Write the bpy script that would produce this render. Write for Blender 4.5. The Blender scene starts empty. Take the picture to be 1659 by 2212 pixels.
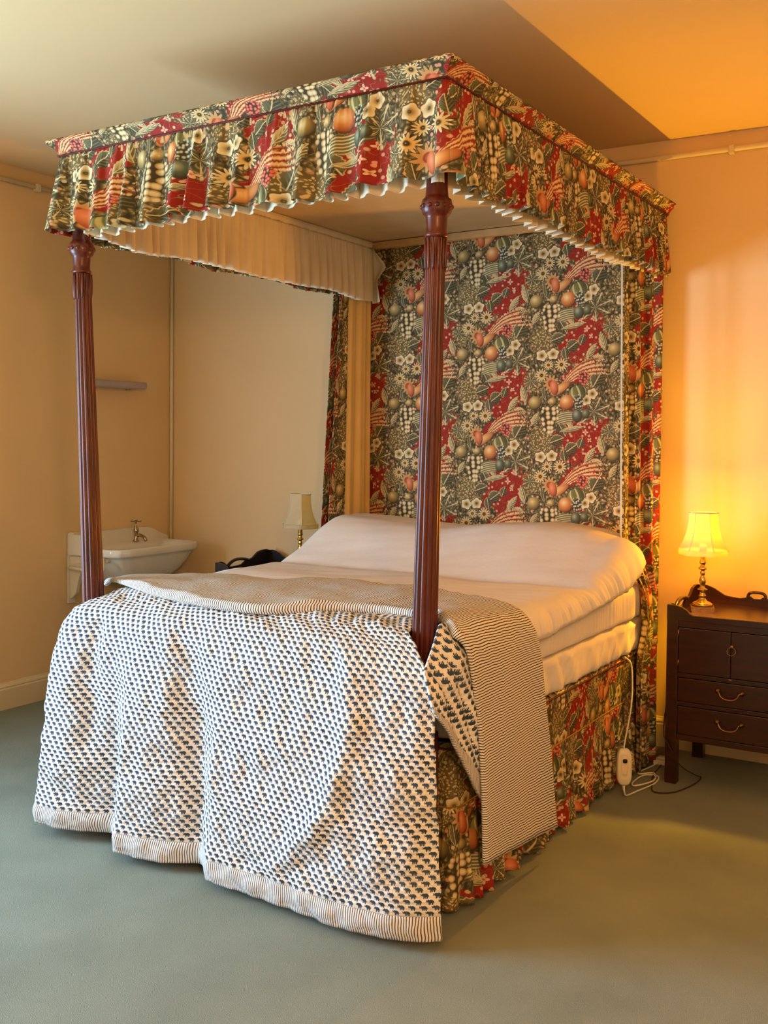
import bpy, bmesh, math, random
import numpy as np
from mathutils import Vector, Matrix

# ------------------------------------------------------------------ camera
scene = bpy.context.scene
COL = scene.collection
YAW, PITCH, ROLL = -0.5495, -0.0291, 0.0092
FPX, CYPX = 2288.1, 1005.84
CAMPOS = Vector((1.4158, -2.6542, 1.45))
fw = Vector((math.sin(YAW) * math.cos(PITCH), math.cos(YAW) * math.cos(PITCH), math.sin(PITCH)))
rt = Vector((math.cos(YAW), -math.sin(YAW), 0)); up = rt.cross(fw)
rt2 = rt * math.cos(ROLL) + up * math.sin(ROLL); up2 = up * math.cos(ROLL) - rt * math.sin(ROLL)
cam = bpy.data.cameras.new('camera')
cam.sensor_fit = 'HORIZONTAL'; cam.sensor_width = 36.0
cam.lens = 36.0 * FPX / 1659.0
cam.shift_y = -(1106.0 - CYPX) / 1659.0
cam.clip_start = 0.05
camo = bpy.data.objects.new('camera', cam); COL.objects.link(camo)
M = Matrix(((rt2.x, up2.x, -fw.x), (rt2.y, up2.y, -fw.y), (rt2.z, up2.z, -fw.z)))
camo.matrix_world = Matrix.Translation(CAMPOS) @ M.to_4x4()
scene.camera = camo

# ------------------------------------------------------------------ world, daylight, exposure
vs = scene.view_settings
vs.view_transform = 'Standard'; vs.look = 'None'; vs.gamma = 1.0; vs.use_curve_mapping = False
vs.exposure = 0.22
cy_ = scene.cycles
cy_.adaptive_threshold = 0.15
cy_.max_bounces = 5; cy_.diffuse_bounces = 3; cy_.glossy_bounces = 2; cy_.transmission_bounces = 2; cy_.transparent_max_bounces = 6
cy_.sample_clamp_indirect = 6.0; cy_.caustics_reflective = False; cy_.caustics_refractive = False
world = bpy.data.worlds.new('overcast_sky'); scene.world = world; world.use_nodes = True
bg = world.node_tree.nodes['Background']
bg.inputs[0].default_value = (0.62, 0.78, 1.0, 1); bg.inputs[1].default_value = 1.0

# room box (metres): bed runs along +Y to the back wall
XL, XR, YB, YF, HC = -3.134, 3.0, 2.2512, -4.6, 2.8263
WY0, WY1, WZ0, WZ1 = -2.7, -0.9, 0.5, 2.05        # daylight window in the left wall (out of frame)

def area_light(name, loc, direction, sx, sy, power, color):
    l = bpy.data.lights.new(name, 'AREA'); l.shape = 'RECTANGLE'; l.size = sx; l.size_y = sy
    l.energy = power; l.color = color
    o = bpy.data.objects.new(name, l); COL.objects.link(o); o.location = loc
    o.rotation_euler = Vector(direction).to_track_quat('-Z', 'Y').to_euler()
    return o
area_light('window_daylight', (XL - 0.012, (WY0 + WY1) / 2, (WZ0 + WZ1) / 2), (1, 0, 0), WY1 - WY0, WZ1 - WZ0, 225, (0.46, 0.72, 1.0))

def point_light(name, loc, power, color, radius):
    l = bpy.data.lights.new(name, 'POINT'); l.energy = power; l.color = color; l.shadow_soft_size = radius
    o = bpy.data.objects.new(name, l); COL.objects.link(o); o.location = loc
    return o
FILL_PENDANT = (2.1, -2.9, 2.25)
point_light('added_fill_bulb', FILL_PENDANT, 112, (1.0, 0.61, 0.28), 0.14)  # warm fill light added out of view to brighten the room

# ------------------------------------------------------------------ node helpers
def S(c, a=1.0):          # sRGB 0-255 -> linear rgba
    r = []
    for v in c:
        v /= 255.0
        r.append(v / 12.92 if v <= 0.04045 else ((v + 0.055) / 1.055) ** 2.4)
    return (r[0], r[1], r[2], a)

class G:
    """small helper that writes node networks"""
    def __init__(self, tree): self.t = tree; self.n = tree.nodes; self.l = tree.links
    def put(self, sock, v):
        if hasattr(v, 'is_output') or isinstance(v, bpy.types.NodeSocket): self.l.new(v, sock)
        elif v is not None: sock.default_value = v
    def m(self, op, a, b=None, c=None, clamp=False):
        n = self.n.new('ShaderNodeMath'); n.operation = op; n.use_clamp = clamp
        self.put(n.inputs[0], a)
        if b is not None: self.put(n.inputs[1], b)
        if c is not None: self.put(n.inputs[2], c)
        return n.outputs[0]
    def v(self, op, a, b=None):
        n = self.n.new('ShaderNodeVectorMath'); n.operation = op
        self.put(n.inputs[0], a)
        if b is not None: self.put(n.inputs[1], b)
        return n.outputs['Value'] if op in ('LENGTH', 'DISTANCE', 'DOT_PRODUCT') else n.outputs[0]
    def sep(self, v):
        n = self.n.new('ShaderNodeSeparateXYZ'); self.put(n.inputs[0], v); return n.outputs[0], n.outputs[1]
    def comb(self, x, y, z=0.0):
        n = self.n.new('ShaderNodeCombineXYZ')
        for i, q in enumerate((x, y, z)): self.put(n.inputs[i], q)
        return n.outputs[0]
    def local(self, v, cx, cy, sx=1.0, sy=None, rot=0.0):     # into a motif's own space
        n = self.n.new('ShaderNodeMapping'); n.vector_type = 'TEXTURE'
        self.put(n.inputs['Vector'], v)
        n.inputs['Location'].default_value = (cx, cy, 0); n.inputs['Rotation'].default_value = (0, 0, math.radians(rot))
        n.inputs['Scale'].default_value = (sx, sy or sx, 1)
        return n.outputs[0]
    def step(self, d, edge, soft=0.06):                       # 1 below the edge
        n = self.n.new('ShaderNodeMapRange'); n.clamp = True
        self.put(n.inputs[0], d)
        if isinstance(edge, (int, float)):
            n.inputs[1].default_value = edge - soft; n.inputs[2].default_value = edge + soft
        else:
            dd = self.m('SUBTRACT', d, edge); self.put(n.inputs[0], dd)
            n.inputs[1].default_value = -soft; n.inputs[2].default_value = soft
        n.inputs[3].default_value = 1.0; n.inputs[4].default_value = 0.0
        return n.outputs[0]
    def rng(self, d, a, b, c=0.0, e=1.0):
        n = self.n.new('ShaderNodeMapRange'); n.clamp = True; self.put(n.inputs[0], d)
        for i, q in enumerate((a, b, c, e)): n.inputs[i + 1].default_value = q
        return n.outputs[0]
    def ramp(self, f, stops):
        n = self.n.new('ShaderNodeValToRGB'); e = n.color_ramp.elements
        while len(e) < len(stops): e.new(0.5)
        for k, (p, c) in enumerate(stops): e[k].position = p; e[k].color = c
        self.put(n.inputs[0], f); return n.outputs[0]
    def mix(self, f, a, b):
        n = self.n.new('ShaderNodeMix'); n.data_type = 'RGBA'
        self.put(n.inputs[0], f); self.put(n.inputs[6], a); self.put(n.inputs[7], b)
        return n.outputs[2]
    def noise(self, v, scale, detail=2.0, rough=0.5):
        n = self.n.new('ShaderNodeTexNoise'); self.put(n.inputs['Vector'], v)
        n.inputs['Scale'].default_value = scale; n.inputs['Detail'].default_value = detail; n.inputs['Roughness'].default_value = rough
        return n.outputs[0]
    def voro(self, v, scale, rnd=1.0):
        n = self.n.new('ShaderNodeTexVoronoi'); n.voronoi_dimensions = '2D'; self.put(n.inputs['Vector'], v)
        n.inputs['Scale'].default_value = scale; n.inputs['Randomness'].default_value = rnd
        return n.outputs[0]

def new_mat(name, rough=0.6, spec=0.3):
    m = bpy.data.materials.new(name); m.use_nodes = True
    b = m.node_tree.nodes['Principled BSDF']
    b.inputs['Roughness'].default_value = rough; b.inputs['Specular IOR Level'].default_value = spec
    return m, G(m.node_tree), b
def uvsock(g):
    n = g.n.new('ShaderNodeUVMap'); n.uv_map = 'UVMap'; return n.outputs[0]
def objsock(g):
    n = g.n.new('ShaderNodeTexCoord'); return n.outputs['Object']
def bump(g, b, h, strength, dist):
    n = g.n.new('ShaderNodeBump'); n.inputs['Strength'].default_value = strength; n.inputs['Distance'].default_value = dist
    g.put(n.inputs['Height'], h); g.l.new(n.outputs[0], b.inputs['Normal'])

# ------------------------------------------------------------------ printed linen: birds, fruit, flowers on red
def build_toile():
    t = bpy.data.node_groups.new('fruit_and_bird_print', 'ShaderNodeTree')
    t.interface.new_socket('Vector', in_out='INPUT', socket_type='NodeSocketVector')
    t.interface.new_socket('Color', in_out='OUTPUT', socket_type='NodeSocketColor')
    g = G(t); gi = g.n.new('NodeGroupInput'); go = g.n.new('NodeGroupOutput')
    CW, CH = 6.9, 8.5
    P = g.v('SCALE', gi.outputs[0]); P.node.inputs['Scale'].default_value = 1 / 0.058
    wob = g.n.new('ShaderNodeTexNoise'); wob.noise_dimensions = '2D'; g.put(wob.inputs['Vector'], P); wob.inputs['Scale'].default_value = 1.3; wob.inputs['Detail'].default_value = 1
    off = g.v('SUBTRACT', wob.outputs['Color'], (0.5, 0.5, 0.5))
    off2 = g.v('SCALE', off); off2.node.inputs['Scale'].default_value = 0.5
    PW = g.v('ADD', P, off2)
    vn = wob.outputs['Fac']
    px, py = g.sep(P)
    def window(cx, cy):
        X = g.m('MULTIPLY_ADD', px, 1 / CW, 0.5 - cx / CW)
        col = g.m('FLOOR', X)
        lx = g.m('MULTIPLY_ADD', g.m('SUBTRACT', X, col), CW, cx - CW / 2)
        Y = g.m('MULTIPLY_ADD', py, 1 / CH, 0.5 - cy / CH)
        Y = g.m('FRACT', g.m('MULTIPLY_ADD', col, 0.5, Y))
        ly = g.m('MULTIPLY_ADD', Y, CH, cy - CH / 2)
        return g.comb(lx, ly)
    W1 = window(1.2, -0.6); W2 = window(-1.2, 2.0); W3 = window(2.3, 4.2)
    red = S((150, 30, 20)); cream = S((222, 200, 146)); tan = S((180, 150, 98)); dk = S((56, 56, 38))
    # ground: dense engraved foliage, opening onto plain red
    vd = g.voro(PW, 3.3, 1.0)
    f1 = g.ramp(vd, [(0.0, S((214, 190, 132))), (0.14, S((168, 144, 92))), (0.3, S((104, 98, 62))), (0.55, S((54, 56, 36)))])
    vd2 = g.voro(g.v('MULTIPLY', PW, (1.0, 0.45, 1)), 7.5, 1.0)
    f2 = g.ramp(vd2, [(0.0, S((178, 164, 118))), (0.22, S((116, 106, 70))), (0.45, S((74, 74, 50))), (0.7, S((48, 48, 34)))])
    leafc = g.mix(g.rng(vn, 0.46, 0.54), f1, f2)
    zone = g.v('LENGTH', g.local(W3, 2.25, 4.3, 2.05, 2.65, -25))
    zone2 = g.v('LENGTH', g.local(W1, 1.9, 1.3, 2.0, 0.7, 27))
    zz = g.m('MULTIPLY_ADD', vn, -1.3, g.m('ADD', g.m('MINIMUM', zone, zone2), 0.6))
    col = g.mix(g.rng(zz, 0.86, 0.95), red, leafc)
    bd = g.voro(P, 1.55, 1.0)
    col = g.mix(g.step(bd, 0.15, 0.03), col, g.mix(g.rng(vn, 0.45, 0.55), S((226, 160, 130)), S((206, 190, 140))))
    col = g.mix(g.m('MULTIPLY', g.step(g.m('ABSOLUTE', g.m('SUBTRACT', vn, 0.5)), 0.006, 0.005), 0.8), col, S((150, 130, 84)))
    def nearest(items):
        """one shared local space: that of the closest motif"""
        bp_ = bd_ = None
        for (W, cx, cy, rx, ry, rot) in items:
            p = g.local(W, cx, cy, rx, ry, rot); d = g.v('LENGTH', p)
            if bp_ is None: bp_, bd_ = p, d; continue
            f = g.m('LESS_THAN', d, bd_)
            n = g.n.new('ShaderNodeMix'); n.data_type = 'VECTOR'; n.clamp_factor = True
            g.put(n.inputs[0], f); g.put(n.inputs[4], bp_); g.put(n.inputs[5], p); bp_ = n.outputs[1]
            bd_ = g.m('MINIMUM', d, bd_)
        return bp_, bd_
    def over(mask, c):
        nonlocal col
        col = g.mix(mask, col, c)
    def sprays(items):
        p, d = nearest(items); vv = g.voro(PW, 5.0, 1.0)
        over(g.m('MULTIPLY', g.step(d, 0.85, 0.25), 0.85), S((112, 98, 58)))
        over(g.m('MULTIPLY', g.step(vv, 0.27, 0.06), g.step(d, 0.95, 0.2)), S((214, 190, 130)))
    def leaves(items, c0, c1, veins=9.0):
        p, d = nearest(items)
        x, y = g.sep(p); ay = g.m('ABSOLUTE', y)
        rel = g.m('SUBTRACT', g.m('MULTIPLY_ADD', g.m('MULTIPLY', x, x), -1.0, 1.0), ay)
        rel = g.m('ADD', rel, g.m('MULTIPLY', g.m('SINE', g.m('MULTIPLY', x, 22.0)), 0.06))
        ve = g.m('SINE', g.m('MULTIPLY', g.m('MULTIPLY_ADD', ay, -0.75, x), veins * 2))
        c = g.mix(g.rng(ve, 0.1, 0.9), c0, c1)
        c = g.mix(g.rng(y, -0.1, 0.7), c, c1)
        c = g.mix(g.step(ay, 0.06, 0.03), c, cream)
        c = g.mix(g.step(rel, 0.12, 0.05), c, g.mix(g.rng(y, -0.2, 0.2), dk, cream))
        over(g.rng(rel, 0.0, 0.05), c)
    def palms(items, n=7):
        p, d = nearest(items); x, y = g.sep(p)
        lob = g.m('ABSOLUTE', g.m('COSINE', g.m('MULTIPLY', g.m('ARCTAN2', y, x), n / 2.0)))
        rel = g.m('DIVIDE', d, g.m('MULTIPLY_ADD', lob, 0.6, 0.4))
        ve = g.m('SINE', g.m('MULTIPLY_ADD', d, 24.0, g.m('MULTIPLY', lob, -8.0)))
        c = g.mix(g.rng(ve, 0.0, 0.9), S((76, 80, 58)), S((152, 142, 98)))
        c = g.mix(g.step(lob, 0.3, 0.2), c, dk)
        c = g.mix(g.rng(lob, 0.97, 0.99), c, cream)
        over(g.step(rel, 1.0, 0.05), c)
    def flowers(items, n, depth, stops):
        p, d = nearest(items); x, y = g.sep(p)
        a = g.m('COSINE', g.m('MULTIPLY', g.m('ARCTAN2', y, x), float(n)))
        rel = g.m('DIVIDE', d, g.m('MULTIPLY_ADD', a, depth, 1.0 - depth))
        over(g.step(rel, 1.1, 0.06), dk)
        over(g.step(rel, 0.97, 0.06), g.ramp(d, stops))
    def fruit(W, cx, cy, rx, ry, rot, c0, c1, c2):
        p = g.local(W, cx, cy, rx, ry, rot)
        sh = g.v('DISTANCE', p, (-0.28, 0.3, 0))
        c = g.ramp(g.m('MULTIPLY', sh, 0.72), [(0.0, c0), (0.42, c1), (0.85, c2), (0.93, dk)])
        over(g.step(g.v('LENGTH', p), 1.0, 0.05), c)
    def grapes(W, cx, cy, rx, ry, rot, scale, cA, cB):
        p = g.local(W, cx, cy, rx, ry, rot)
        x, y = g.sep(p)
        d = g.v('LENGTH', g.comb(g.m('DIVIDE', x, g.m('MULTIPLY_ADD', y, 0.28, 0.85)), y))
        vd_ = g.voro(W, scale, 0.6)
        c = g.ramp(vd_, [(0.0, cA), (0.2, cA), (0.4, cB), (0.5, dk), (0.62, dk)])
        over(g.step(g.m('MULTIPLY_ADD', vd_, 0.5, d), 1.12, 0.05), c)

    sprays([(W2, -1.3, 3.9, 1.05, 1.4, 10), (W2, -2.1, 0.55, 0.85, 0.95, 0), (W1, 2.9, 0.2, 0.8, 1.0, 20)])
    leaves([(W2, 0.05, 4.15, 0.7, 0.5, 20), (W2, 0.5, 5.1, 0.72, 0.46, -60), (W2, 1.35, 3.5, 0.66, 0.55, 35), (W2, 0.75, 2.9, 0.55, 0.4, 100),
            (W1, 3.6, 0.75, 0.85, 0.7, 60), (W2, -1.05, -0.35, 0.7, 0.26, 100), (W3, 2.2, 3.95, 0.5, 0.36, 70)], S((58, 62, 42)), S((106, 106, 72)))
    leaves([(W2, -2.9, -0.5, 0.85, 0.36, 105), (W3, 3.0, 2.95, 0.85, 0.32, 55), (W3, 3.6, 2.4, 0.6, 0.3, -15), (W3, 1.2, 5.6, 0.55, 0.26, 130), (W1, 1.4, -3.4, 1.2, 0.24, 12), (W1, -1.9, -2.6, 0.7, 0.3, 60)], S((106, 106, 72)), S((212, 192, 138)), 8)
    palms([(W1, 3.3, -1.95, 1.45, 1.15, 20), (W3, 4.6, 4.9, 0.7, 0.6, 0)])
    flowers([(W3, 2.6, 4.85, 0.27, 0.27, 0), (W3, 2.05, 5.6, 0.26, 0.26, 30), (W3, 3.15, 5.65, 0.25, 0.25, 10), (W3, 2.95, 4.2, 0.22, 0.22, 50)], 4, 0.3,
            [(0.0, red), (0.3, S((236, 176, 140))), (1.0, S((240, 200, 160)))])
    pop = [(0.0, S((130, 110, 60))), (0.14, dk), (0.22, S((150, 130, 70))), (0.34, tan), (0.55, cream), (0.9, S((244, 228, 180)))]
    flowers([(W2, -1.35, 2.75, 0.56, 0.5, 0), (W2, -0.35, 2.85, 0.56, 0.5, 20), (W1, 3.15, -0.5, 0.5, 0.48, 0), (W1, 2.62, -1.0, 0.5, 0.48, 30)], 5, 0.1, pop)
    dai = [(0.0, cream), (0.07, dk), (0.2, dk), (0.25, S((160, 120, 60))), (0.34, S((226, 184, 110))), (0.6, cream), (1.0, S((244, 226, 174)))]
    flowers([(W2, -0.75, 1.95, 0.5, 0.45, 0), (W2, 0.4, 1.95, 0.62, 0.6, 10), (W2, -1.35, 1.1, 0.62, 0.6, 0)], 13, 0.24, dai)
    # curved tail plumes
    p = g.local(W1, 0.3, -0.05, 4.3, 1.6, 24)
    x, y = g.sep(p)
    yc = g.m('SUBTRACT', y, g.m('MULTIPLY', g.m('SINE', g.m('MULTIPLY', x, 3.0)), 0.40))
    wdt = g.m('MULTIPLY_ADD', g.m('POWER', g.m('MAXIMUM', x, 0.001), 0.8), 0.5, 0.07)
    rel = g.m('DIVIDE', yc, wdt)
    ragged = g.m('MULTIPLY', vd2, 0.55)
    fe = g.m('SINE', g.m('ADD', g.m('MULTIPLY', rel, 14.0), g.m('MULTIPLY', vd2, 2.2)))
    tm = g.m('MULTIPLY', g.step(g.m('ADD', g.m('ABSOLUTE', rel), ragged), 1.15, 0.08),
             g.m('MULTIPLY', g.rng(x, 0.0, 0.03), g.step(g.m('ADD', x, ragged), 1.15, 0.06)))
    over(tm, g.ramp(g.rng(fe, -1, 1), [(0.0, S((132, 44, 30))), (0.25, S((186, 112, 72))), (0.5, S((222, 164, 110))), (0.9, S((236, 202, 146)))]))
    # body, wing, neck
    flowers([(W1, -0.5, 0.4, 0.75, 0.8, 0)], 11, 0.2, [(0.0, S((200, 120, 70))), (0.3, S((150, 60, 36))), (0.4, S((210, 150, 90))), (0.9, S((200, 170, 110)))])
    fruit(W1, 0.4, -0.02, 1.0, 0.36, 30, S((240, 200, 130)), S((224, 164, 98)), S((176, 100, 56)))
    fruit(W1, -0.2, 0.05, 0.36, 0.62, 8, S((238, 160, 116)), S((218, 124, 80)), S((160, 76, 44)))
    # melon with ribs
    p = g.local(W1, 1.85, -0.4, 0.85, 0.66, 20)
    x, y = g.sep(p); d = g.v('LENGTH', p)
    rib = g.m('SINE', g.m('MULTIPLY', g.m('DIVIDE', x, g.m('SQRT', g.m('MAXIMUM', g.m('SUBTRACT', 1.15, g.m('MULTIPLY', y, y)), 0.05))), 9.0))
    c = g.mix(g.rng(rib, 0.5, 0.9), g.mix(g.rng(x, -0.8, 0.8), S((136, 136, 80)), S((66, 72, 42))), S((206, 194, 132)))
    over(g.step(d, 1.0, 0.05), g.mix(g.rng(d, 0.88, 0.95), c, dk))
    fruit(W1, 0.95, -1.2, 0.66, 0.64, 0, S((244, 218, 158)), S((216, 144, 78)), S((150, 70, 36)))
    fruit(W2, -1.9, -1.2, 0.58, 0.55, 0, S((230, 210, 150)), S((176, 152, 88)), S((92, 88, 52)))
    fruit(W2, -0.35, -1.1, 0.4, 0.32, 10, S((236, 216, 156)), S((186, 154, 90)), S((100, 86, 50)))
    grapes(W1, 1.95, -1.2, 0.55, 0.66, 0, 4.4, S((206, 206, 176)), S((84, 92, 76)))
    grapes(W1, 2.35, 0.75, 0.6, 0.65, 0, 4.2, S((230, 130, 108)), S((190, 66, 54)))
    # wheat, plums, pale grapes
    p = g.local(W1, 0.75, -2.45, 1.05, 0.55, 12)
    x, y = g.sep(p)
    ws = g.m('SINE', g.m('MULTIPLY', g.m('MULTIPLY_ADD', g.m('MULTIPLY', x, x), 0.3, y), 20.0))
    over(g.step(g.v('LENGTH', p), 0.9, 0.15), g.mix(g.rng(ws, -0.2, 0.6), S((108, 106, 72)), S((214, 200, 148))))
    fruit(W1, 1.85, -2.3, 0.45, 0.55, 0, S((176, 182, 146)), S((92, 106, 82)), S((50, 60, 46)))
    fruit(W1, 2.6, -2.15, 0.36, 0.38, 0, S((166, 172, 134)), S((100, 108, 80)), S((54, 62, 44)))
    grapes(W1, -0.6, -2.6, 0.85, 1.4, -5, 2.3, S((236, 218, 168)), S((182, 156, 102)))
    col = g.mix(0.13, col, S((124, 80, 46)))
    g.l.new(col, go.inputs[0])
    return t
TOILE = build_toile()
def toile_mat(name, rough=0.75):
    m, g, b = new_mat(name, rough, 0.2)
    n = g.n.new('ShaderNodeGroup'); n.node_tree = TOILE
    uv = uvsock(g); g.l.new(uv, n.inputs[0]); g.l.new(n.outputs[0], b.inputs['Base Color'])
    bump(g, b, g.noise(uv, 60, 2), 0.25, 0.004)
    return m
MT_TOILE = toile_mat('printed_linen')
MT_TOILE_SAT = toile_mat('glazed_printed_cotton', 0.38)

def elephant_mat():
    m, g, b = new_mat('elephant_block_print', 0.85, 0.15)
    uv = uvsock(g); x, y = g.sep(uv)
    TX, TY = 0.028, 0.0160
    Y = g.m('DIVIDE', y, TY); row = g.m('FLOOR', Y)
    ly = g.m('MULTIPLY', g.m('SUBTRACT', g.m('SUBTRACT', Y, row), 0.5), TY / TX)
    X = g.m('FRACT', g.m('MULTIPLY_ADD', row, 0.46, g.m('DIVIDE', x, TX)))
    p = g.comb(g.m('MULTIPLY_ADD', X, 1.2, -0.6), g.m('MULTIPLY', ly, 1.08))
    def ell(cx, cy, rx, ry, rot=0): return g.v('LENGTH', g.local(p, cx, cy, rx, ry, rot))
    parts = [ell(0.07, 0.07, 0.25, 0.19), ell(-0.18, 0.11, 0.15, 0.155), ell(-0.33, 0.06, 0.13, 0.05, 30),
             ell(-0.39, 0.15, 0.045, 0.09, 15), ell(-0.1, -0.12, 0.07, 0.2), ell(0.045, -0.12, 0.05, 0.17),
             ell(0.23, -0.12, 0.08, 0.21, -6), ell(0.33, 0.02, 0.04, 0.15, 20)]
    d = parts[0]
    for q in parts[1:]: d = g.m('MINIMUM', d, q)
    soft = g.m('MULTIPLY_ADD', g.noise(uv, 900, 1), 0.3, g.m('SUBTRACT', d, 0.15))
    cloth = g.mix(g.rng(g.noise(uv, 9, 2), 0.35, 0.65), S((240, 232, 222)), S((228, 218, 206)))
    ink = g.mix(g.rng(g.noise(uv, 14, 2), 0.35, 0.65), S((50, 66, 84)), S((70, 84, 100)))
    g.l.new(g.mix(g.step(soft, 0.97, 0.13), cloth, ink), b.inputs['Base Color'])
    h = g.m('ADD', g.m('MULTIPLY', g.noise(uv, 45, 3, 0.6), 1.0), g.m('MULTIPLY', g.m('SINE', g.m('MULTIPLY', y, 420.0)), 0.12))
    bump(g, b, h, 0.55, 0.012)
    return m
MT_ELE = elephant_mat()
def stripe_mat(name, pitch, axis, dark, light, duty=0.36, bumpy=0.5):
    m, g, b = new_mat(name, 0.85, 0.15)
    uv = uvsock(g); x, y = g.sep(uv)
    q = x if axis == 0 else y
    q = g.m('ADD', q, g.m('MULTIPLY', g.noise(uv, 16, 2), 0.010))
    f = g.m('ABSOLUTE', g.m('SUBTRACT', g.m('FRACT', g.m('DIVIDE', q, pitch)), 0.5))
    c = g.mix(g.step(f, duty / 2, 0.06), light, dark)
    g.l.new(c, b.inputs['Base Color'])
    bump(g, b, g.noise(uv, 55, 3, 0.6), bumpy, 0.008)
    return m
MT_STRIPE = stripe_mat('striped_cotton', 0.0086, 0, S((66, 52, 44)), S((236, 226, 212)))
MT_BORDER = stripe_mat('narrow_striped_edging', 0.0072, 0, S((84, 80, 84)), S((232, 224, 214)), 0.38)

def plain(name, c1, c2, scale, rough, spec=0.3, bstr=0.0, bscale=200.0, bdist=0.002):
    m, g, b = new_mat(name, rough, spec)
    o = objsock(g)
    g.l.new(g.mix(g.rng(g.noise(o, scale, 2), 0.3, 0.7), S(c1), S(c2)), b.inputs['Base Color'])
    if bstr: bump(g, b, g.noise(o, bscale, 2), bstr, bdist)
    return m
MT_WALL = plain('cream_distemper', (228, 195, 146), (223, 189, 140), 1.4, 0.85, 0.2)
MT_CEIL = plain('ceiling_distemper', (236, 204, 152), (232, 200, 148), 1.1, 0.9, 0.15)
MT_TRIM = plain('gloss_cream_paint', (224, 206, 170), (218, 198, 160), 4, 0.4, 0.4)
MT_CARPET = plain('grey_green_carpet', (142, 148, 134), (130, 136, 122), 3.0, 0.95, 0.1, 0.6, 420, 0.006)
MT_SHEET = plain('white_cotton', (238, 226, 214), (232, 220, 208), 5, 0.8, 0.2, 0.25, 30, 0.004)
MT_LINING = plain('cream_lining', (232, 216, 184), (224, 206, 172), 6, 0.8, 0.2, 0.2, 60, 0.003)
MT_GOLDLIN = plain('straw_lining', (240, 204, 134), (232, 194, 122), 5, 0.7, 0.25, 0.2, 50, 0.003)
MT_CANVAS = plain('tester_canvas', (206, 176, 128), (198, 166, 116), 6, 0.85, 0.2, 0.3, 120, 0.002)
MT_CERAMIC = plain('glazed_white_ceramic', (232, 226, 214), (226, 220, 206), 4, 0.12, 0.6)
MT_IRON = plain('white_painted_iron', (226, 214, 190), (216, 202, 176), 8, 0.45, 0.4)
MT_PLASTIC = plain('ivory_plastic', (232, 224, 196), (228, 218, 190), 8, 0.35, 0.4)
MT_BLACK = plain('black_plastic', (18, 18, 18), (26, 24, 22), 8, 0.4, 0.4)
MT_FLEX = plain('brown_flex', (64, 38, 24), (54, 32, 20), 8, 0.5, 0.3)
MT_OCHRE = plain('ochre_cord', (150, 112, 58), (132, 96, 48), 80, 0.6)
MT_PIPING = plain('dark_red_piping', (92, 26, 22), (78, 30, 22), 60, 0.7)
MT_PALEWOOD = plain('pale_deal', (206, 164, 104), (188, 146, 88), 12, 0.6, 0.3)

def wood_mat(name, c1, c2, c3, rough, axis_scale, coat=0.35, spec=0.5):
    m, g, b = new_mat(name, rough, spec)
    o = objsock(g); v = g.v('MULTIPLY', o, axis_scale)
    n = g.noise(v, 6.0, 5, 0.6)
    g.l.new(g.ramp(n, [(0.3, S(c1)), (0.5, S(c2)), (0.72, S(c3))]), b.inputs['Base Color'])
    b.inputs['Coat Weight'].default_value = coat; b.inputs['Coat Roughness'].default_value = 0.18
    return m
MT_POST = wood_mat('polished_mahogany', (58, 18, 8), (86, 30, 12), (114, 48, 20), 0.36, (9, 9, 0.9), 0.12, 0.35)
MT_STAND = wood_mat('dark_mahogany', (34, 10, 5), (46, 15, 7), (60, 21, 10), 0.3, (1.2, 9, 9))
MT_EBON = wood_mat('near_black_wood', (18, 9, 7), (26, 13, 9), (34, 17, 11), 0.35, (1.2, 9, 9))

def metal_mat(name, c, rough):
    m, g, b = new_mat(name, rough); b.inputs['Metallic'].default_value = 1.0
    o = objsock(g)
    g.l.new(g.mix(g.rng(g.noise(o, 40, 2), 0.3, 0.7), S(c), S(tuple(int(q * 0.82) for q in c))), b.inputs['Base Color'])
    return m
MT_BRASS = metal_mat('brass', (236, 198, 108), 0.22)
MT_OLDBRASS = metal_mat('aged_brass', (170, 128, 84), 0.35)
MT_CHROME = metal_mat('worn_chrome', (190, 170, 140), 0.15)

def shade_mat():
    m = bpy.data.materials.new('lined_silk_shade'); m.use_nodes = True
    nt = m.node_tree; g = G(nt); nt.nodes.remove(nt.nodes['Principled BSDF'])
    out = nt.nodes['Material Output']
    nz = g.rng(g.noise(objsock(g), 30, 2), 0.3, 0.7)
    d = g.n.new('ShaderNodeBsdfDiffuse'); g.l.new(g.mix(nz, S((236, 226, 200)), S((230, 218, 190))), d.inputs[0])
    ins = g.n.new('ShaderNodeBsdfDiffuse'); g.l.new(g.mix(nz, (0.05, 0.04, 0.012, 1), (0.045, 0.038, 0.012, 1)), ins.inputs[0])
    tr = g.n.new('ShaderNodeBsdfTranslucent'); g.l.new(g.mix(nz, (0.34, 0.34, 0.12, 1), (0.32, 0.32, 0.11, 1)), tr.inputs[0])
    tp = g.n.new('ShaderNodeBsdfTransparent'); tp.inputs[0].default_value = (1.0, 0.86, 0.5, 1)
    geo = g.n.new('ShaderNodeNewGeometry')
    ms = g.n.new('ShaderNodeMixShader'); g.l.new(geo.outputs['Backfacing'], ms.inputs[0])
    g.l.new(d.outputs[0], ms.inputs[1]); g.l.new(ins.outputs[0], ms.inputs[2])
    m1 = g.n.new('ShaderNodeAddShader'); g.l.new(ms.outputs[0], m1.inputs[0]); g.l.new(tr.outputs[0], m1.inputs[1])
    m2 = g.n.new('ShaderNodeMixShader'); m2.inputs[0].default_value = 0.6
    g.l.new(m1.outputs[0], m2.inputs[1]); g.l.new(tp.outputs[0], m2.inputs[2])
    g.l.new(m2.outputs[0], out.inputs[0])
    return m
MT_SHADE = shade_mat()
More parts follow.
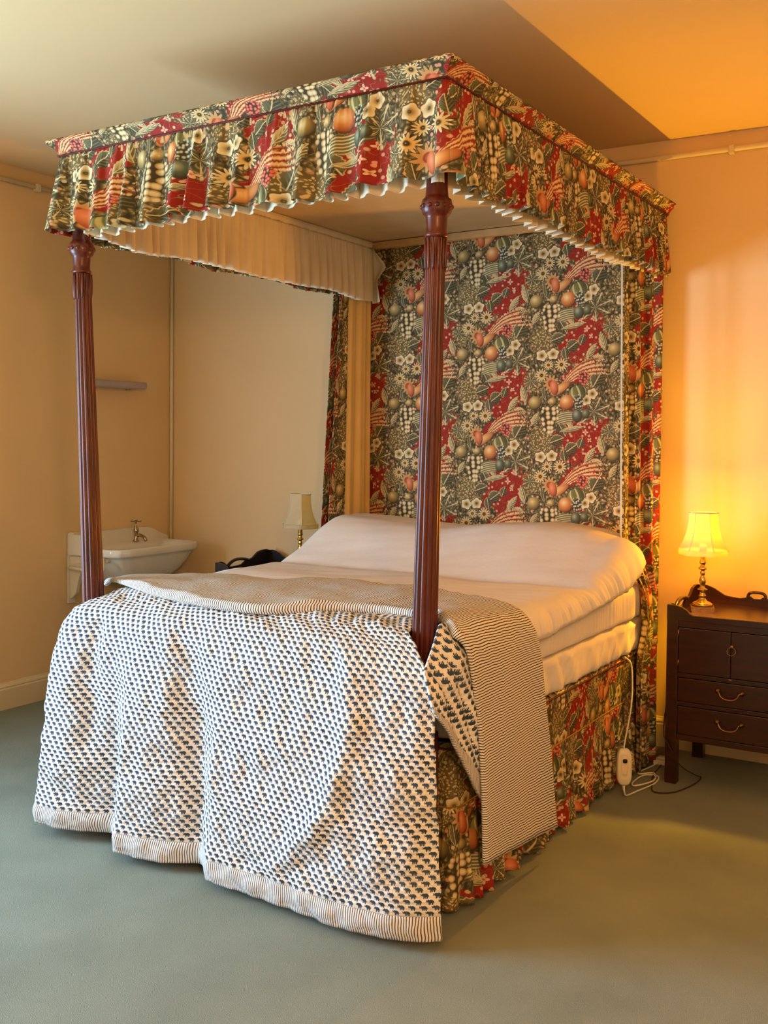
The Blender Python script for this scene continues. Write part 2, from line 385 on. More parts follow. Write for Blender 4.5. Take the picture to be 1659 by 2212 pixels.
def glass_mat(name, tint, alpha):
    m = bpy.data.materials.new(name); m.use_nodes = True
    nt = m.node_tree; g = G(nt); nt.nodes.remove(nt.nodes['Principled BSDF'])
    tp = g.n.new('ShaderNodeBsdfTransparent')
    c = g.mix(g.rng(g.noise(objsock(g), 3, 1), 0.3, 0.7), tint, tuple(min(1, q * 1.03) for q in tint)); g.l.new(c, tp.inputs[0])
    gl = g.n.new('ShaderNodeBsdfGlossy'); gl.inputs['Roughness'].default_value = 0.08
    ms = g.n.new('ShaderNodeMixShader'); ms.inputs[0].default_value = alpha
    g.l.new(tp.outputs[0], ms.inputs[1]); g.l.new(gl.outputs[0], ms.inputs[2])
    g.l.new(ms.outputs[0], nt.nodes['Material Output'].inputs[0])
    return m
MT_PANE = glass_mat('window_glass', (0.95, 0.98, 1.0, 1), 0.06)
MT_FROST = plain('frosted_lilac_glass', (176, 158, 152), (166, 150, 148), 6, 0.35, 0.4)

# ------------------------------------------------------------------ mesh helpers
def link(name, me, parent):
    o = bpy.data.objects.new(name, me); COL.objects.link(o)
    if parent is not None: o.parent = parent
    return o
def base_of(parent):
    p = Vector((0, 0, 0))
    while parent is not None: p += parent.location; parent = parent.parent
    return p
def tag(o, label=None, cat=None, group=None, kind=None):
    if label: o['label'] = label
    if cat: o['category'] = cat
    if group: o['group'] = group
    if kind: o['kind'] = kind
    return o
def empty(name, loc, label, cat, group=None):
    o = bpy.data.objects.new(name, None); COL.objects.link(o); o.location = loc; o.empty_display_size = 0.1
    return tag(o, label, cat, group)
def mesh(name, verts, faces, mat, parent=None, uvs=None, smooth=True, origin=None, weld=False):
    """verts in world space; uvs per vertex"""
    b = base_of(parent) if parent is not None else Vector(origin or (0, 0, 0))
    me = bpy.data.meshes.new(name)
    me.from_pydata([(v[0] - b.x, v[1] - b.y, v[2] - b.z) for v in verts], [], faces)
    if uvs is not None:
        ul = me.uv_layers.new(name='UVMap')
        li = np.zeros(len(me.loops), dtype=np.int32); me.loops.foreach_get('vertex_index', li)
        ul.data.foreach_set('uv', np.asarray(uvs, dtype=np.float32)[li].ravel())
    if smooth: me.polygons.foreach_set('use_smooth', [True] * len(me.polygons))
    me.materials.append(mat); me.update()
    o = link(name, me, parent)
    if parent is None: o.location = b
    return o
def grid(name, P, mat, parent=None, uv=None, smooth=True, thick=0.0, origin=None, flip=False, closed=False, uvswap=False):
    P = np.asarray(P, dtype=float); ni, nj = P.shape[:2]
    if uv is None:
        du = np.linalg.norm(np.diff(P, axis=0), axis=2).mean(axis=1); dv = np.linalg.norm(np.diff(P, axis=1), axis=2).mean(axis=0)
        U = np.concatenate([[0], np.cumsum(du)]); V = np.concatenate([[0], np.cumsum(dv)])
        U, V = np.meshgrid(U, V, indexing='ij')
    else: U, V = uv
    if uvswap: U, V = V, U
    f = []
    for i in range(ni - (0 if closed else 1)):
        k = (i + 1) % ni
        for j in range(nj - 1):
            q = (i * nj + j, k * nj + j, k * nj + j + 1, i * nj + j + 1)
            f.append(q[::-1] if flip else q)
    o = mesh(name, P.reshape(-1, 3), f, mat, parent, np.stack([U, V], -1).reshape(-1, 2), smooth, origin)
    if thick:
        md = o.modifiers.new('thickness', 'SOLIDIFY'); md.thickness = thick; md.offset = -1
    return o
def box(name, x0, x1, y0, y1, z0, z1, mat, parent=None, bev=0.003, segs=2, origin=None):
    bm = bmesh.new(); bmesh.ops.create_cube(bm, size=1.0)
    for v in bm.verts:
        v.co = Vector(((x0 + x1) / 2 + v.co.x * (x1 - x0), (y0 + y1) / 2 + v.co.y * (y1 - y0), (z0 + z1) / 2 + v.co.z * (z1 - z0)))
    if bev: bmesh.ops.bevel(bm, geom=bm.edges[:], offset=bev, segments=segs, profile=0.6, affect='EDGES')
    return from_bm(name, bm, mat, parent, origin)
def from_bm(name, bm, mat, parent=None, origin=None, smooth=False):
    b = base_of(parent) if parent is not None else Vector(origin or (0, 0, 0))
    bmesh.ops.translate(bm, verts=bm.verts[:], vec=-b)
    bmesh.ops.recalc_face_normals(bm, faces=bm.faces[:])
    me = bpy.data.meshes.new(name); bm.to_mesh(me); bm.free()
    if smooth: me.polygons.foreach_set('use_smooth', [True] * len(me.polygons))
    me.materials.append(mat)
    o = link(name, me, parent)
    if parent is None: o.location = b
    return o
def lathe(name, prof, c, mat, parent=None, n=32, origin=None):
    V, F = [], []
    for r, z in prof:
        for k in range(n):
            a = 2 * math.pi * k / n; V.append((c[0] + r * math.cos(a), c[1] + r * math.sin(a), c[2] + z))
    for i in range(len(prof) - 1):
        for k in range(n):
            q = (k + 1) % n; F.append((i * n + k, i * n + q, (i + 1) * n + q, (i + 1) * n + k))
    F.append(tuple(range(n))[::-1]); F.append(tuple((len(prof) - 1) * n + k for k in range(n)))
    o = mesh(name, V, F, mat, parent, None, True, origin)
    return o
def crom(pts, n):
    pts = [Vector(p) for p in pts]; P = [pts[0] * 2 - pts[1]] + pts + [pts[-1] * 2 - pts[-2]]
    out = []
    for i in range(1, len(P) - 2):
        for k in range(n):
            t = k / n; a, b, c, d = P[i - 1], P[i], P[i + 1], P[i + 2]
            out.append(0.5 * ((2 * b) + (c - a) * t + (2 * a - 5 * b + 4 * c - d) * t * t + (3 * b - a - 3 * c + d) * t ** 3))
    out.append(pts[-1]); return out
def tube(name, pts, r, mat, parent=None, n=8, sub=8, origin=None, rx=1.0):
    path = crom(pts, sub) if sub > 1 else [Vector(p) for p in pts]
    V, F = [], []; up_ = Vector((0, 0, 1)); prev = None
    for i, p in enumerate(path):
        t = (path[min(i + 1, len(path) - 1)] - path[max(i - 1, 0)]).normalized()
        if prev is None:
            a = up_ if abs(t.dot(up_)) < 0.9 else Vector((1, 0, 0)); nrm = (a - t * a.dot(t)).normalized()
        else: nrm = (prev - t * prev.dot(t)).normalized()
        prev = nrm; bn = t.cross(nrm)
        rr = r(i / (len(path) - 1)) if callable(r) else r
        for k in range(n):
            a = 2 * math.pi * k / n; V.append(p + nrm * (math.cos(a) * rr) + bn * (math.sin(a) * rr * rx))
    for i in range(len(path) - 1):
        for k in range(n):
            q = (k + 1) % n; F.append((i * n + k, i * n + q, (i + 1) * n + q, (i + 1) * n + k))
    F.append(tuple(range(n))[::-1]); F.append(tuple((len(path) - 1) * n + k for k in range(n)))
    return mesh(name, V, F, mat, parent, None, True, origin)
def prism(name, outline, axis, a0, a1, mat, parent=None, bev=0.0, origin=None):
    """outline in the plane across `axis` ('x': (y,z), 'y': (x,z), 'z': (x,y)), extruded a0..a1"""
    bm = bmesh.new()
    def co(p, a): return {'x': (a, p[0], p[1]), 'y': (p[0], a, p[1]), 'z': (p[0], p[1], a)}[axis]
    A = [bm.verts.new(co(p, a0)) for p in outline]; B = [bm.verts.new(co(p, a1)) for p in outline]
    bm.faces.new(A); bm.faces.new(B[::-1]); n = len(A)
    for i in range(n): bm.faces.new((A[i], A[(i + 1) % n], B[(i + 1) % n], B[i]))
    if bev: bmesh.ops.bevel(bm, geom=bm.edges[:], offset=bev, segments=1, affect='EDGES')
    return from_bm(name, bm, mat, parent, origin)
def sm(a, b, x):
    if isinstance(x, (float, int)):
        x = min(1.0, max(0.0, (x - a) / (b - a))); return x * x * (3 - 2 * x)
    x = np.clip((np.asarray(x, float) - a) / (b - a), 0, 1); return x * x * (3 - 2 * x)
def smooth1d(x, xp, yp, w=0.03):
    """smooth interpolation through points"""
    xp = np.asarray(xp, float); yp = np.asarray(yp, float); x = np.asarray(x, float)
    out = np.zeros_like(x); tot = 0
    for k, g_ in zip(np.linspace(-1.5, 1.5, 7), np.exp(-np.linspace(-1.5, 1.5, 7) ** 2)):
        out = out + g_ * np.interp(x + k * w, xp, yp); tot += g_
    return out / tot
I = np.interp
_NC = {}
def _nparams(kind, lam, seed):
    k = (kind, lam, seed)
    if k not in _NC:
        r = np.random.RandomState(seed); q = []
        for i in range(5 if kind == 1 else 7):
            a = r.uniform(0, np.pi) if kind == 2 else 0.0
            l = lam * (r.uniform(0.6, 1.7) if kind == 1 else r.uniform(0.6, 1.8)); w = 2 * math.pi / l
            q.append((w * math.cos(a), w * math.sin(a), r.uniform(0, 6.28), r.uniform(0.5, 1)))
        _NC[k] = q
    return _NC[k]
def noise1d(x, lam, seed):
    q = _nparams(1, lam, seed)
    if np.ndim(x) == 0: return sum(math.sin(a * x + c) * d for a, b, c, d in q) / 2.4
    return sum(np.sin(a * x + c) * d for a, b, c, d in q) / 2.4
def noise2d(x, y, lam, seed):
    q = _nparams(2, lam, seed)
    if np.ndim(x) == 0 and np.ndim(y) == 0: return sum(math.sin(a * x + b * y + c) * d for a, b, c, d in q) / 3.0
    return sum(np.sin(a * x + b * y + c) * d for a, b, c, d in q) / 3.0
def pleats(s, wmin, wmax, seed, sharp=0.82):
    """irregular knife pleats along arc length s, values about -0.5..0.5, and their sideways lean"""
    r = np.random.RandomState(seed); L = s.max() + 0.3; e = [-0.05]
    while e[-1] < L: e.append(e[-1] + r.uniform(wmin, wmax))
    e = np.array(e); amp = r.uniform(0.55, 1.25, len(e)); k = np.clip(np.searchsorted(e, s) - 1, 0, len(e) - 2)
    ph = (s - e[k]) / (e[k + 1] - e[k])
    up_ = np.clip(ph / sharp, 0, 1); dn = np.clip((ph - sharp) / (1 - sharp), 0, 1)
    f = (up_ * up_ * (3 - 2 * up_) - dn * dn * (3 - 2 * dn)) - 0.5
    return f * amp[k], np.sin(2 * np.pi * ph) * amp[k]

# ------------------------------------------------------------------ the room
def struct(o, label=None):
    o['kind'] = 'structure'
    return o
def plane(name, pts, mat):
    return struct(mesh(name, pts, [tuple(range(len(pts)))], mat, None, [(p[0], p[1]) for p in pts], False))
struct(box('floor', XL - 0.1, XR + 0.1, YF - 0.1, YB + 0.1, -0.1, 0.0, MT_CARPET, bev=0))
struct(box('ceiling', XL - 0.1, XR + 0.1, YF - 0.1, YB + 0.1, HC, HC + 0.1, MT_CEIL, bev=0))
struct(box('wall_back', XL - 0.1, XR + 0.1, YB, YB + 0.1, 0, HC, MT_WALL, bev=0))
struct(box('wall_right', XR, XR + 0.1, YF, YB, 0, HC, MT_WALL, bev=0))
struct(box('wall_front', XL - 0.1, XR + 0.1, YF - 0.1, YF, 0, HC, MT_WALL, bev=0))
bm = bmesh.new()
for (y0, y1, z0, z1) in ((YF, WY0, 0, HC), (WY1, YB, 0, HC), (WY0, WY1, 0, WZ0), (WY0, WY1, WZ1, HC)):
    r = bmesh.ops.create_cube(bm, size=1.0)
    for v in r['verts']:
        v.co = Vector((XL - 0.05 + v.co.x * 0.1, (y0 + y1) / 2 + v.co.y * (y1 - y0), (z0 + z1) / 2 + v.co.z * (z1 - z0)))
struct(from_bm('wall_left', bm, MT_WALL))
# sash window in the left wall
win = bpy.data.objects.new('window_1', None); COL.objects.link(win); win.location = (XL, (WY0 + WY1) / 2, WZ0); struct(win)
for (y0, y1, z0, z1) in ((WY0, WY0 + 0.06, WZ0, WZ1), (WY1 - 0.06, WY1, WZ0, WZ1), (WY0, WY1, WZ0, WZ0 + 0.06), (WY0, WY1, WZ1 - 0.06, WZ1), (WY0, WY1, (WZ0 + WZ1) / 2 - 0.025, (WZ0 + WZ1) / 2 + 0.025)):
    box('window_frame', XL - 0.07, XL - 0.02, y0, y1, z0, z1, MT_TRIM, win)
for a, b_ in ((WZ0 + 0.06, (WZ0 + WZ1) / 2 - 0.025), ((WZ0 + WZ1) / 2 + 0.025, WZ1 - 0.06)):
    box('pane', XL - 0.05, XL - 0.046, WY0 + 0.06, WY1 - 0.06, a, b_, MT_PANE, win, bev=0)
box('window_sill', XL - 0.02, XL + 0.08, WY0 - 0.05, WY1 + 0.05, WZ0 - 0.04, WZ0, MT_TRIM, win, bev=0.008)
# skirting boards with a moulded top
def skirting(name, along, a0, a1, wall, sgn):
    prof = [(0, 0), (0.018, 0), (0.018, 0.105), (0.013, 0.112), (0.016, 0.118), (0.012, 0.126), (0.006, 0.132), (0.004, 0.138), (0, 0.14)]
    if along == 'x': return struct(prism(name, [(wall + sgn * o, z) for o, z in prof], 'x', a0, a1, MT_TRIM))
    return struct(prism(name, [(wall + sgn * o, z) for o, z in prof], 'y', a0, a1, MT_TRIM))
skirting('baseboard_back', 'x', XL, XR, YB, -1)
skirting('baseboard_left', 'y', YF, YB, XL, 1)
# slim picture rails just under the ceiling, with their clips
ZR = 2.745
def rail(name, pts, clips, axis):
    o = struct(tube(name, pts, 0.0125, MT_TRIM, None, 10, 1, origin=pts[0]))
    for c in clips:
        if axis == 'x': box('rail_clip', c - 0.012, c + 0.012, YB - 0.036, YB, ZR - 0.024, ZR + 0.016, MT_TRIM, o, 0.005)
        else: box('rail_clip', XL, XL + 0.036, c - 0.014, c + 0.014, ZR - 0.026, ZR + 0.016, MT_TRIM, o, 0.005)
rail('trim_1', [(XL, YB - 0.014, ZR), (XR, YB - 0.014, ZR)], [-2.3, -0.9, 0.235, 1.6], 'x')
rail('trim_2', [(XL + 0.014, YF, ZR), (XL + 0.014, YB, ZR)], [1.2, -0.4], 'y')
struct(tube('trim_3', [(XL + 0.012, YB - 0.012, 0.14), (XL + 0.012, YB - 0.012, HC)], 0.011, MT_TRIM, None, 10, 1, origin=(XL, YB, 0.14)))

# ------------------------------------------------------------------ four-poster bed
bed = empty('four_poster_bed', (-0.82, 1.1, 0), 'dark mahogany four-poster bed with a fabric canopy and fluted posts', 'bed')
ZT = 2.517
def tdz(x, y): return 0.007 + x * 0.0125 - y * 0.003      # the tester hangs slightly out of level
NFL = 12
def post(x0, x1, y, zlean0, zlean1, name='post', fine=True):
    """fluted shaft leaning slightly from x0 at zlean0 to x1 at zlean1"""
    def cx(z): return x0 + (x1 - x0) * (z - zlean0) / (zlean1 - zlean0)
    n = 96 if fine else 24
    rings = []
    for z in np.linspace(0.56, 2.03, 44): rings.append((0.0405 - 0.0115 * (z - 0.56) / 1.47, z, 1.0))
    V, F = [], []
    for r, z, fl in rings:
        fz = fl * (sm(0.56, 0.64, z) * (1 - sm(1.995, 2.03, z)))
        for k in range(n):
            a = 2 * math.pi * k / n
            w = abs(math.sin(a * NFL / 2)) ** 0.55
            rr = r * (1.0 - 0.15 * fz * (1 - w) + 0.03 * fz * w)
            V.append((cx(z) + rr * math.cos(a), y + rr * math.sin(a), z))
    for i in range(len(rings) - 1):
        for k in range(n):
            q = (k + 1) % n; F.append((i * n + k, i * n + q, (i + 1) * n + q, (i + 1) * n + k))
    p = mesh(name, V, F, MT_POST, bed)
    zc = 2.03; c = cx(2.12)
    lathe('capital', [(0.029, 0), (0.035, 0.004), (0.036, 0.010), (0.031, 0.016), (0.0305, 0.03), (0.032, 0.058), (0.033, 0.063), (0.041, 0.07), (0.045, 0.08), (0.046, 0.1), (0.043, 0.112), (0.036, 0.118), (0.034, 0.124), (0.032, 0.15), (0.031, 0.22), (0.031, 0.44)], (c, y, zc), MT_POST, p)
    if fine:   # carved leaves at the necking and a beaded band on the collar
        for k in range(NFL):
            a = 2 * math.pi * (k + 0.5) / NFL; ca, sa = math.cos(a), math.sin(a); cc = cx(2.0)
            tube('carved_leaf', [(cc + 0.0295 * ca, y + 0.0295 * sa, 1.935), (cc + 0.0305 * ca, y + 0.0305 * sa, 1.985), (cc + 0.032 * ca, y + 0.032 * sa, 2.03)],
                 lambda t: 0.0015 + 0.0045 * math.sin(math.pi * min(1, t * 0.9 + 0.08)), MT_POST, p, 6, 4)
        for k in range(12):
            a = 2 * math.pi * k / 12
            lathe('carved_boss', [(0.001, -0.009), (0.007, -0.005), (0.009, 0), (0.007, 0.005), (0.001, 0.009)], (c + 0.0425 * math.cos(a), y + 0.0425 * math.sin(a), zc + 0.091), MT_POST, p, 8)
    cb = cx(0.4)
    box('square_block', cb - 0.04, cb + 0.04, y - 0.04, y + 0.04, 0.10, 0.56, MT_POST, p, 0.006)
    lathe('foot', [(0.030, 0.0), (0.036, 0.01), (0.037, 0.05), (0.033, 0.08), (0.036, 0.10)], (cb, y, 0), MT_POST, p, 24)
    return p
post(-0.121, -0.095, 0.1, 0.952, 2.2)
post(-1.524, -1.586, 0.1, 0.93, 2.18)
for xa in (-1.60, -0.10): box('rear_post', xa - 0.03, xa + 0.03, 2.184, 2.236, 0.0, 2.45, MT_POST, bed, 0.004)

# cornice: fabric-covered cove round three sides, and the board on top
TX0, TX1, TY0, TY1 = -1.66, 0.0, 0.0, 2.19
prof = [(-0.040, 2.462), (-0.033, 2.466), (-0.030, 2.476), (-0.022, 2.488), (-0.010, 2.498), (-0.001, 2.505), (0.001, 2.511), (0.0, 2.517), (-0.06, 2.519)]
def cornice_strip(name, a, b_, nrm, mitre0, mitre1, n=60):
    a, b_ = Vector(a), Vector(b_); t = (b_ - a).normalized(); nrm = Vector(nrm); P = []
    U = np.zeros((n, len(prof))); V = np.zeros_like(U); L = (b_ - a).length
    for i in range(n):
        row = []
        for j, (o, z) in enumerate(prof):
            f = i / (n - 1); d = f * L
            s0 = -o * mitre0; s1 = -o * mitre1
            d = s0 + f * (L - s0 - s1)
            q = a + t * d + nrm * o
            row.append((q.x, q.y, z + tdz(q.x, q.y))); U[i, j] = d; V[i, j] = j * 0.016
        P.append(row)
    return grid(name, P, MT_TOILE, bed, (U, V), flip=True)
cornice_strip('cornice', (TX0, TY0, 0), (TX1, TY0, 0), (0, -1, 0), 1, 1)
cornice_strip('cornice', (TX1, TY0, 0), (TX1, TY1, 0), (1, 0, 0), 1, 0)
cornice_strip('cornice', (TX0, TY1, 0), (TX0, TY0, 0), (-1, 0, 0), 0, 1)
def slab(name, x0, x1, y0, y1, z0, z1, mat):
    o = box(name, x0, x1, y0, y1, z0, z1, mat, bed, 0.002)
    return o
def tilt(o):
    b = base_of(o.parent)
    for v in o.data.vertices: v.co.z += tdz(v.co.x + b.x, v.co.y + b.y)
    return o
tilt(slab('canopy_top_board', TX0 + 0.05, TX1 - 0.05, TY0 + 0.05, TY1, 2.503, 2.518, MT_CANVAS))
tilt(slab('canopy_lining', TX0 + 0.05, TX1 - 0.05, TY0 + 0.05, TY1 - 0.05, 2.486, 2.492, MT_CANVAS))
tilt(slab('canopy_rail', TX0 + 0.06, TX1 - 0.06, 2.10, 2.135, 2.448, 2.482, MT_PALEWOOD))
tilt(slab('canopy_rail', TX0 + 0.035, TX0 + 0.055, TY0 + 0.05, 2.1, 2.44, 2.484, MT_TOILE))
tilt(slab('canopy_rail', TX1 - 0.055, TX1 - 0.035, TY0 + 0.05, 2.1, 2.44, 2.484, MT_PALEWOOD))
tilt(slab('canopy_rail', TX0 + 0.06, TX1 - 0.06, TY0 + 0.035, TY0 + 0.055, 2.44, 2.484, MT_PALEWOOD))
for (a, b_) in (((TX0 + 0.03, 0.03), (TX1 - 0.03, 0.03)), ((TX1 - 0.03, 0.03), (TX1 - 0.03, 2.17)), ((TX0 + 0.03, 0.03), (TX0 + 0.03, 2.17))):
    tube('cornice_piping', [(a[0], a[1], 2.464 + tdz(*a)), (b_[0], b_[1], 2.464 + tdz(*b_))], 0.0034, MT_PIPING, bed, 8, 1)

# gathered valance running left side -> foot -> right side
def ring_path(inset, r=0.025, n=1400, y_end=2.17):
    x0, x1, y0 = TX0 + inset, TX1 - inset, TY0 + inset
    pts = []
    def arc(cx, cy, a0, a1):
        for k in range(13):
            a = a0 + (a1 - a0) * k / 12; pts.append((cx + r * math.cos(a), cy + r * math.sin(a)))
    pts.append((x0, y_end)); arc(x0 + r, y0 + r, math.pi, 1.5 * math.pi)
    arc(x1 - r, y0 + r, 1.5 * math.pi, 2 * math.pi); pts.append((x1, y_end))
    p = np.array(pts); d = np.concatenate([[0], np.cumsum(np.linalg.norm(np.diff(p, axis=0), axis=1))])
    s = np.linspace(0, d[-1], n); x = np.interp(s, d, p[:, 0]); y = np.interp(s, d, p[:, 1])
    tx = np.gradient(x, s); ty = np.gradient(y, s); l = np.hypot(tx, ty); tx /= l; ty /= l
    k = np.ones(9) / 9
    return s, x, y, tx, ty, ty, -tx      # outward normal = (ty,-tx)
def valance(name, inset, ztop, zbot, mat, seed, wmin, wmax, amp, gather, flare, nrow=26, uoff=0.0, y_end=2.17, zwave=0.008, lean_k=0.42):
    s, x, y, tx, ty, nx, ny = ring_path(inset, y_end=y_end)
    f, lean = pleats(s, wmin, wmax, seed)
    fine = noise1d(s, 0.02, seed + 1)
    zb = zbot + zwave * noise1d(s, 0.5, seed + 2) + 0.006 * f
    # centre of the bed, for corner flare
    P = np.zeros((len(s), nrow, 3))
    corner = np.exp(-((x - (TX1 - inset)) ** 2 + (y - (TY0 + inset)) ** 2) / 0.06 ** 2) + np.exp(-((x - (TX0 + inset)) ** 2 + (y - (TY0 + inset)) ** 2) / 0.06 ** 2)
    for j in range(nrow):
        t = j / (nrow - 1)
        A = amp * t ** 0.75 + 0.003; B = lean_k * amp * t
        o = A * f + 0.0025 * fine * (1 - t) + flare * t * (1 + 1.0 * corner)
        z = ztop + (zb - ztop) * t
        P[:, j, 0] = x + nx * o + tx * lean * B; P[:, j, 1] = y + ny * o + ty * lean * B
        P[:, j, 2] = z + tdz(x, y)
    U = np.repeat((s * gather + uoff)[:, None], nrow, 1); V = np.repeat((ztop - (ztop - zbot) * np.linspace(0, 1, nrow))[None, :], len(s), 0)
    i1 = int(np.argmax(y < inset + 0.012 + TY0)); i2 = len(s) - 1 - int(np.argmax(y[::-1] < inset + 0.012 + TY0))
    out = []
    for lo, hi in ((0, i1), (i1, i2), (i2, len(s) - 1)):
        out.append(grid(name, P[lo:hi + 1], mat, bed, (U[lo:hi + 1], V[lo:hi + 1]), flip=True, thick=0.0015))
    return out
valance('valance', 0.032, 2.466, 2.180, MT_TOILE, 11, 0.06, 0.15, 0.046, 1.15, 0.018, uoff=0.17, zwave=0.010)
valance('valance_lining', 0.078, 2.452, 2.176, MT_LINING, 23, 0.045, 0.10, 0.042, 1.2, 0.0, y_end=2.12, zwave=0.010, lean_k=0.12)
for (a, b_) in (((TX0 + 0.073, 0.07), (TX0 + 0.073, 2.12)), ((TX1 - 0.073, 0.07), (TX1 - 0.073, 2.12)), ((TX0 + 0.073, 0.075), (TX1 - 0.073, 0.075))):
    dx, dy = b_[0] - a[0], b_[1] - a[1]; vert = dx == 0
    sx = 1 if a[0] < -1 else -1
    n = 60; P = []
    for i in range(n):
        f = i / (n - 1); x, y = a[0] + dx * f, a[1] + dy * f; w = 0.002 * math.sin(i * 2.1)
        ox, oy = (sx, 0) if vert else (0, 1)
        P.append([(x + ox * (o + w), y + oy * (o + w), z + tdz(x, y)) for o, z in ((0.004, 2.484), (0.008, 2.474), (0.007, 2.462), (0.004, 2.45))])
    grid('lining_heading', P, MT_LINING, bed)
# the turned-out end of the lining at the head
P = []
for i in range(14):
    f = i / 13; row = []
    for j in range(14):
        t = j / 13
        wdt = float(I(t, [0, 0.36, 0.62, 1.0], [0.02, 0.115, 0.055, 0.075]))
        x = TX0 + 0.078 + f * wdt; y = 2.105 - 0.03 * f + 0.012 * math.sin(f * 5)
        row.append((x, y, 2.462 - 0.30 * t - 0.015 * f * (1 - t) + tdz(x, y)))
    P.append(row)
grid('lining_return', P, MT_LINING, bed, flip=True)

# headboard cloth, stretched flat, reaching up to the canopy
P = []; nx_, nz_ = 60, 60
for i in range(nx_):
    row = []
    for j in range(nz_):
        x = -1.64 + 1.60 * i / (nx_ - 1); z = 0.5 + 1.965 * j / (nz_ - 1)
        row.append((x, 2.15 + 0.003 * math.sin(x * 9), z))
    P.append(row)
Ug, Vg = np.meshgrid(np.linspace(0.115, 1.715, nx_), np.linspace(0.05, 2.015, nz_), indexing='ij')
grid('headboard_cloth', P, MT_TOILE, bed, (Ug, Vg), thick=0.004)
box('headboard', -1.63, -0.05, 2.155, 2.18, 0.3, 2.46, MT_POST, bed, 0.004)
box('side_rail', -0.13, -0.10, 0.15, 2.06, 0.16, 0.28, MT_POST, bed, 0.004)
box('side_rail', -1.55, -1.52, 0.15, 2.06, 0.16, 0.28, MT_POST, bed, 0.004)
box('foot_rail', -1.47, -0.16, 0.085, 0.115, 0.16, 0.28, MT_POST, bed, 0.004)

# ------------------------------------------------------------------ bed curtains at the head
def curtain(root, name, lead, trail, z0, z1, mat, folds, amp, seed, nz=40, n=90, uoff=0.0, side=1, gather=1.6):
    """lead/trail: functions z -> (x, y)"""
    P = np.zeros((n, nz, 3)); u = np.linspace(0, 1, n)
    for j in range(nz):
        z = z0 + (z1 - z0) * j / (nz - 1)
        a = np.array(lead(z)); b_ = np.array(trail(z)); d = b_ - a; nrm = np.array([d[1], -d[0]]) / (np.linalg.norm(d) + 1e-6) * side
        w = np.sin(2 * np.pi * folds * u + 0.5) + 0.35 * np.sin(2 * np.pi * folds * 2.3 * u + seed + 0.4 * z)
        w = np.sign(w) * np.abs(w) ** 0.7
        am = amp * (0.8 + 0.25 * math.sin(z * 1.3 + seed))
        P[:, j, 0] = a[0] + d[0] * u + nrm[0] * w * am; P[:, j, 1] = a[1] + d[1] * u + nrm[1] * w * am; P[:, j, 2] = z
    L = np.linalg.norm(np.array(trail(1)) - np.array(lead(1)))
    U = np.repeat((u * L * gather + uoff)[:, None], nz, 1); V = np.repeat(np.linspace(z0, z1, nz)[None, :], n, 0)
    return grid(name, P, mat, root, (U, V), thick=0.003)
I = np.interp
def leadR(z): return (float(I(z, [0, 0.6, 0.78, 0.95, 2.2], [0.008, 0.008, -0.03, -0.12, -0.13])), float(I(z, [0, 0.5, 0.65, 0.80, 1.0, 2.2], [1.72, 1.72, 1.84, 1.88, 1.87, 1.86])))
def trailR(z): return (float(I(z, [0, 2.2], [0.004, -0.03])), float(I(z, [0, 2.2], [1.98, 1.985])))
cr = empty('bed_curtain', (0.0, 1.9, 0.02), 'printed red and green bed curtain hanging beside the lit brass lamp', 'curtain')
curtain(cr, 'curtain_cloth', leadR, trailR, 0.025, 2.46, MT_TOILE, 2.6, 0.017, 1.0, uoff=0.31)
P = []
for z in np.linspace(0.98, 2.44, 40):
    a = leadR(z); P.append([(a[0] - 0.004 + q * 0.004, a[1] - 0.012 - 0.003 * q, z) for q in (0, 1, 2)])
grid('lining_edge', P, MT_LINING, cr, thick=0.003)
def leadL(z): return (-1.615, float(I(z, [0, 1.05, 2.15], [1.84, 1.865, 1.895])))
def trailL(z): return (-1.60, 2.125)
cl = empty('bed_curtain', (-1.615, 2.0, 0.02), 'bed curtain turned to show its straw-coloured lining, left of the headboard cloth', 'curtain')
curtain(cl, 'curtain_lining', leadL, trailL, 0.03, 2.46, MT_GOLDLIN, 2.4, 0.013, 2.0, side=-1)
def leadL2(z): return (-1.607, float(I(z, [0, 1.05, 2.15], [1.70, 1.765, 1.85])))
def trailL2(z): return (-1.603, float(I(z, [0, 1.05, 2.15], [1.845, 1.88, 1.905])))
curtain(cl, 'curtain_cloth', leadL2, trailL2, 0.03, 2.46, MT_TOILE, 0.8, 0.008, 0.3, uoff=0.2, side=-1, gather=1.2)
def leadL3(z): return (-1.648, leadL2(z)[1])
def trailL3(z): return (-1.648, 2.12)
curtain(cl, 'curtain_cloth', leadL3, trailL3, 0.03, 2.46, MT_TOILE, 2.4, 0.010, 0.9, uoff=0.5, side=-1)

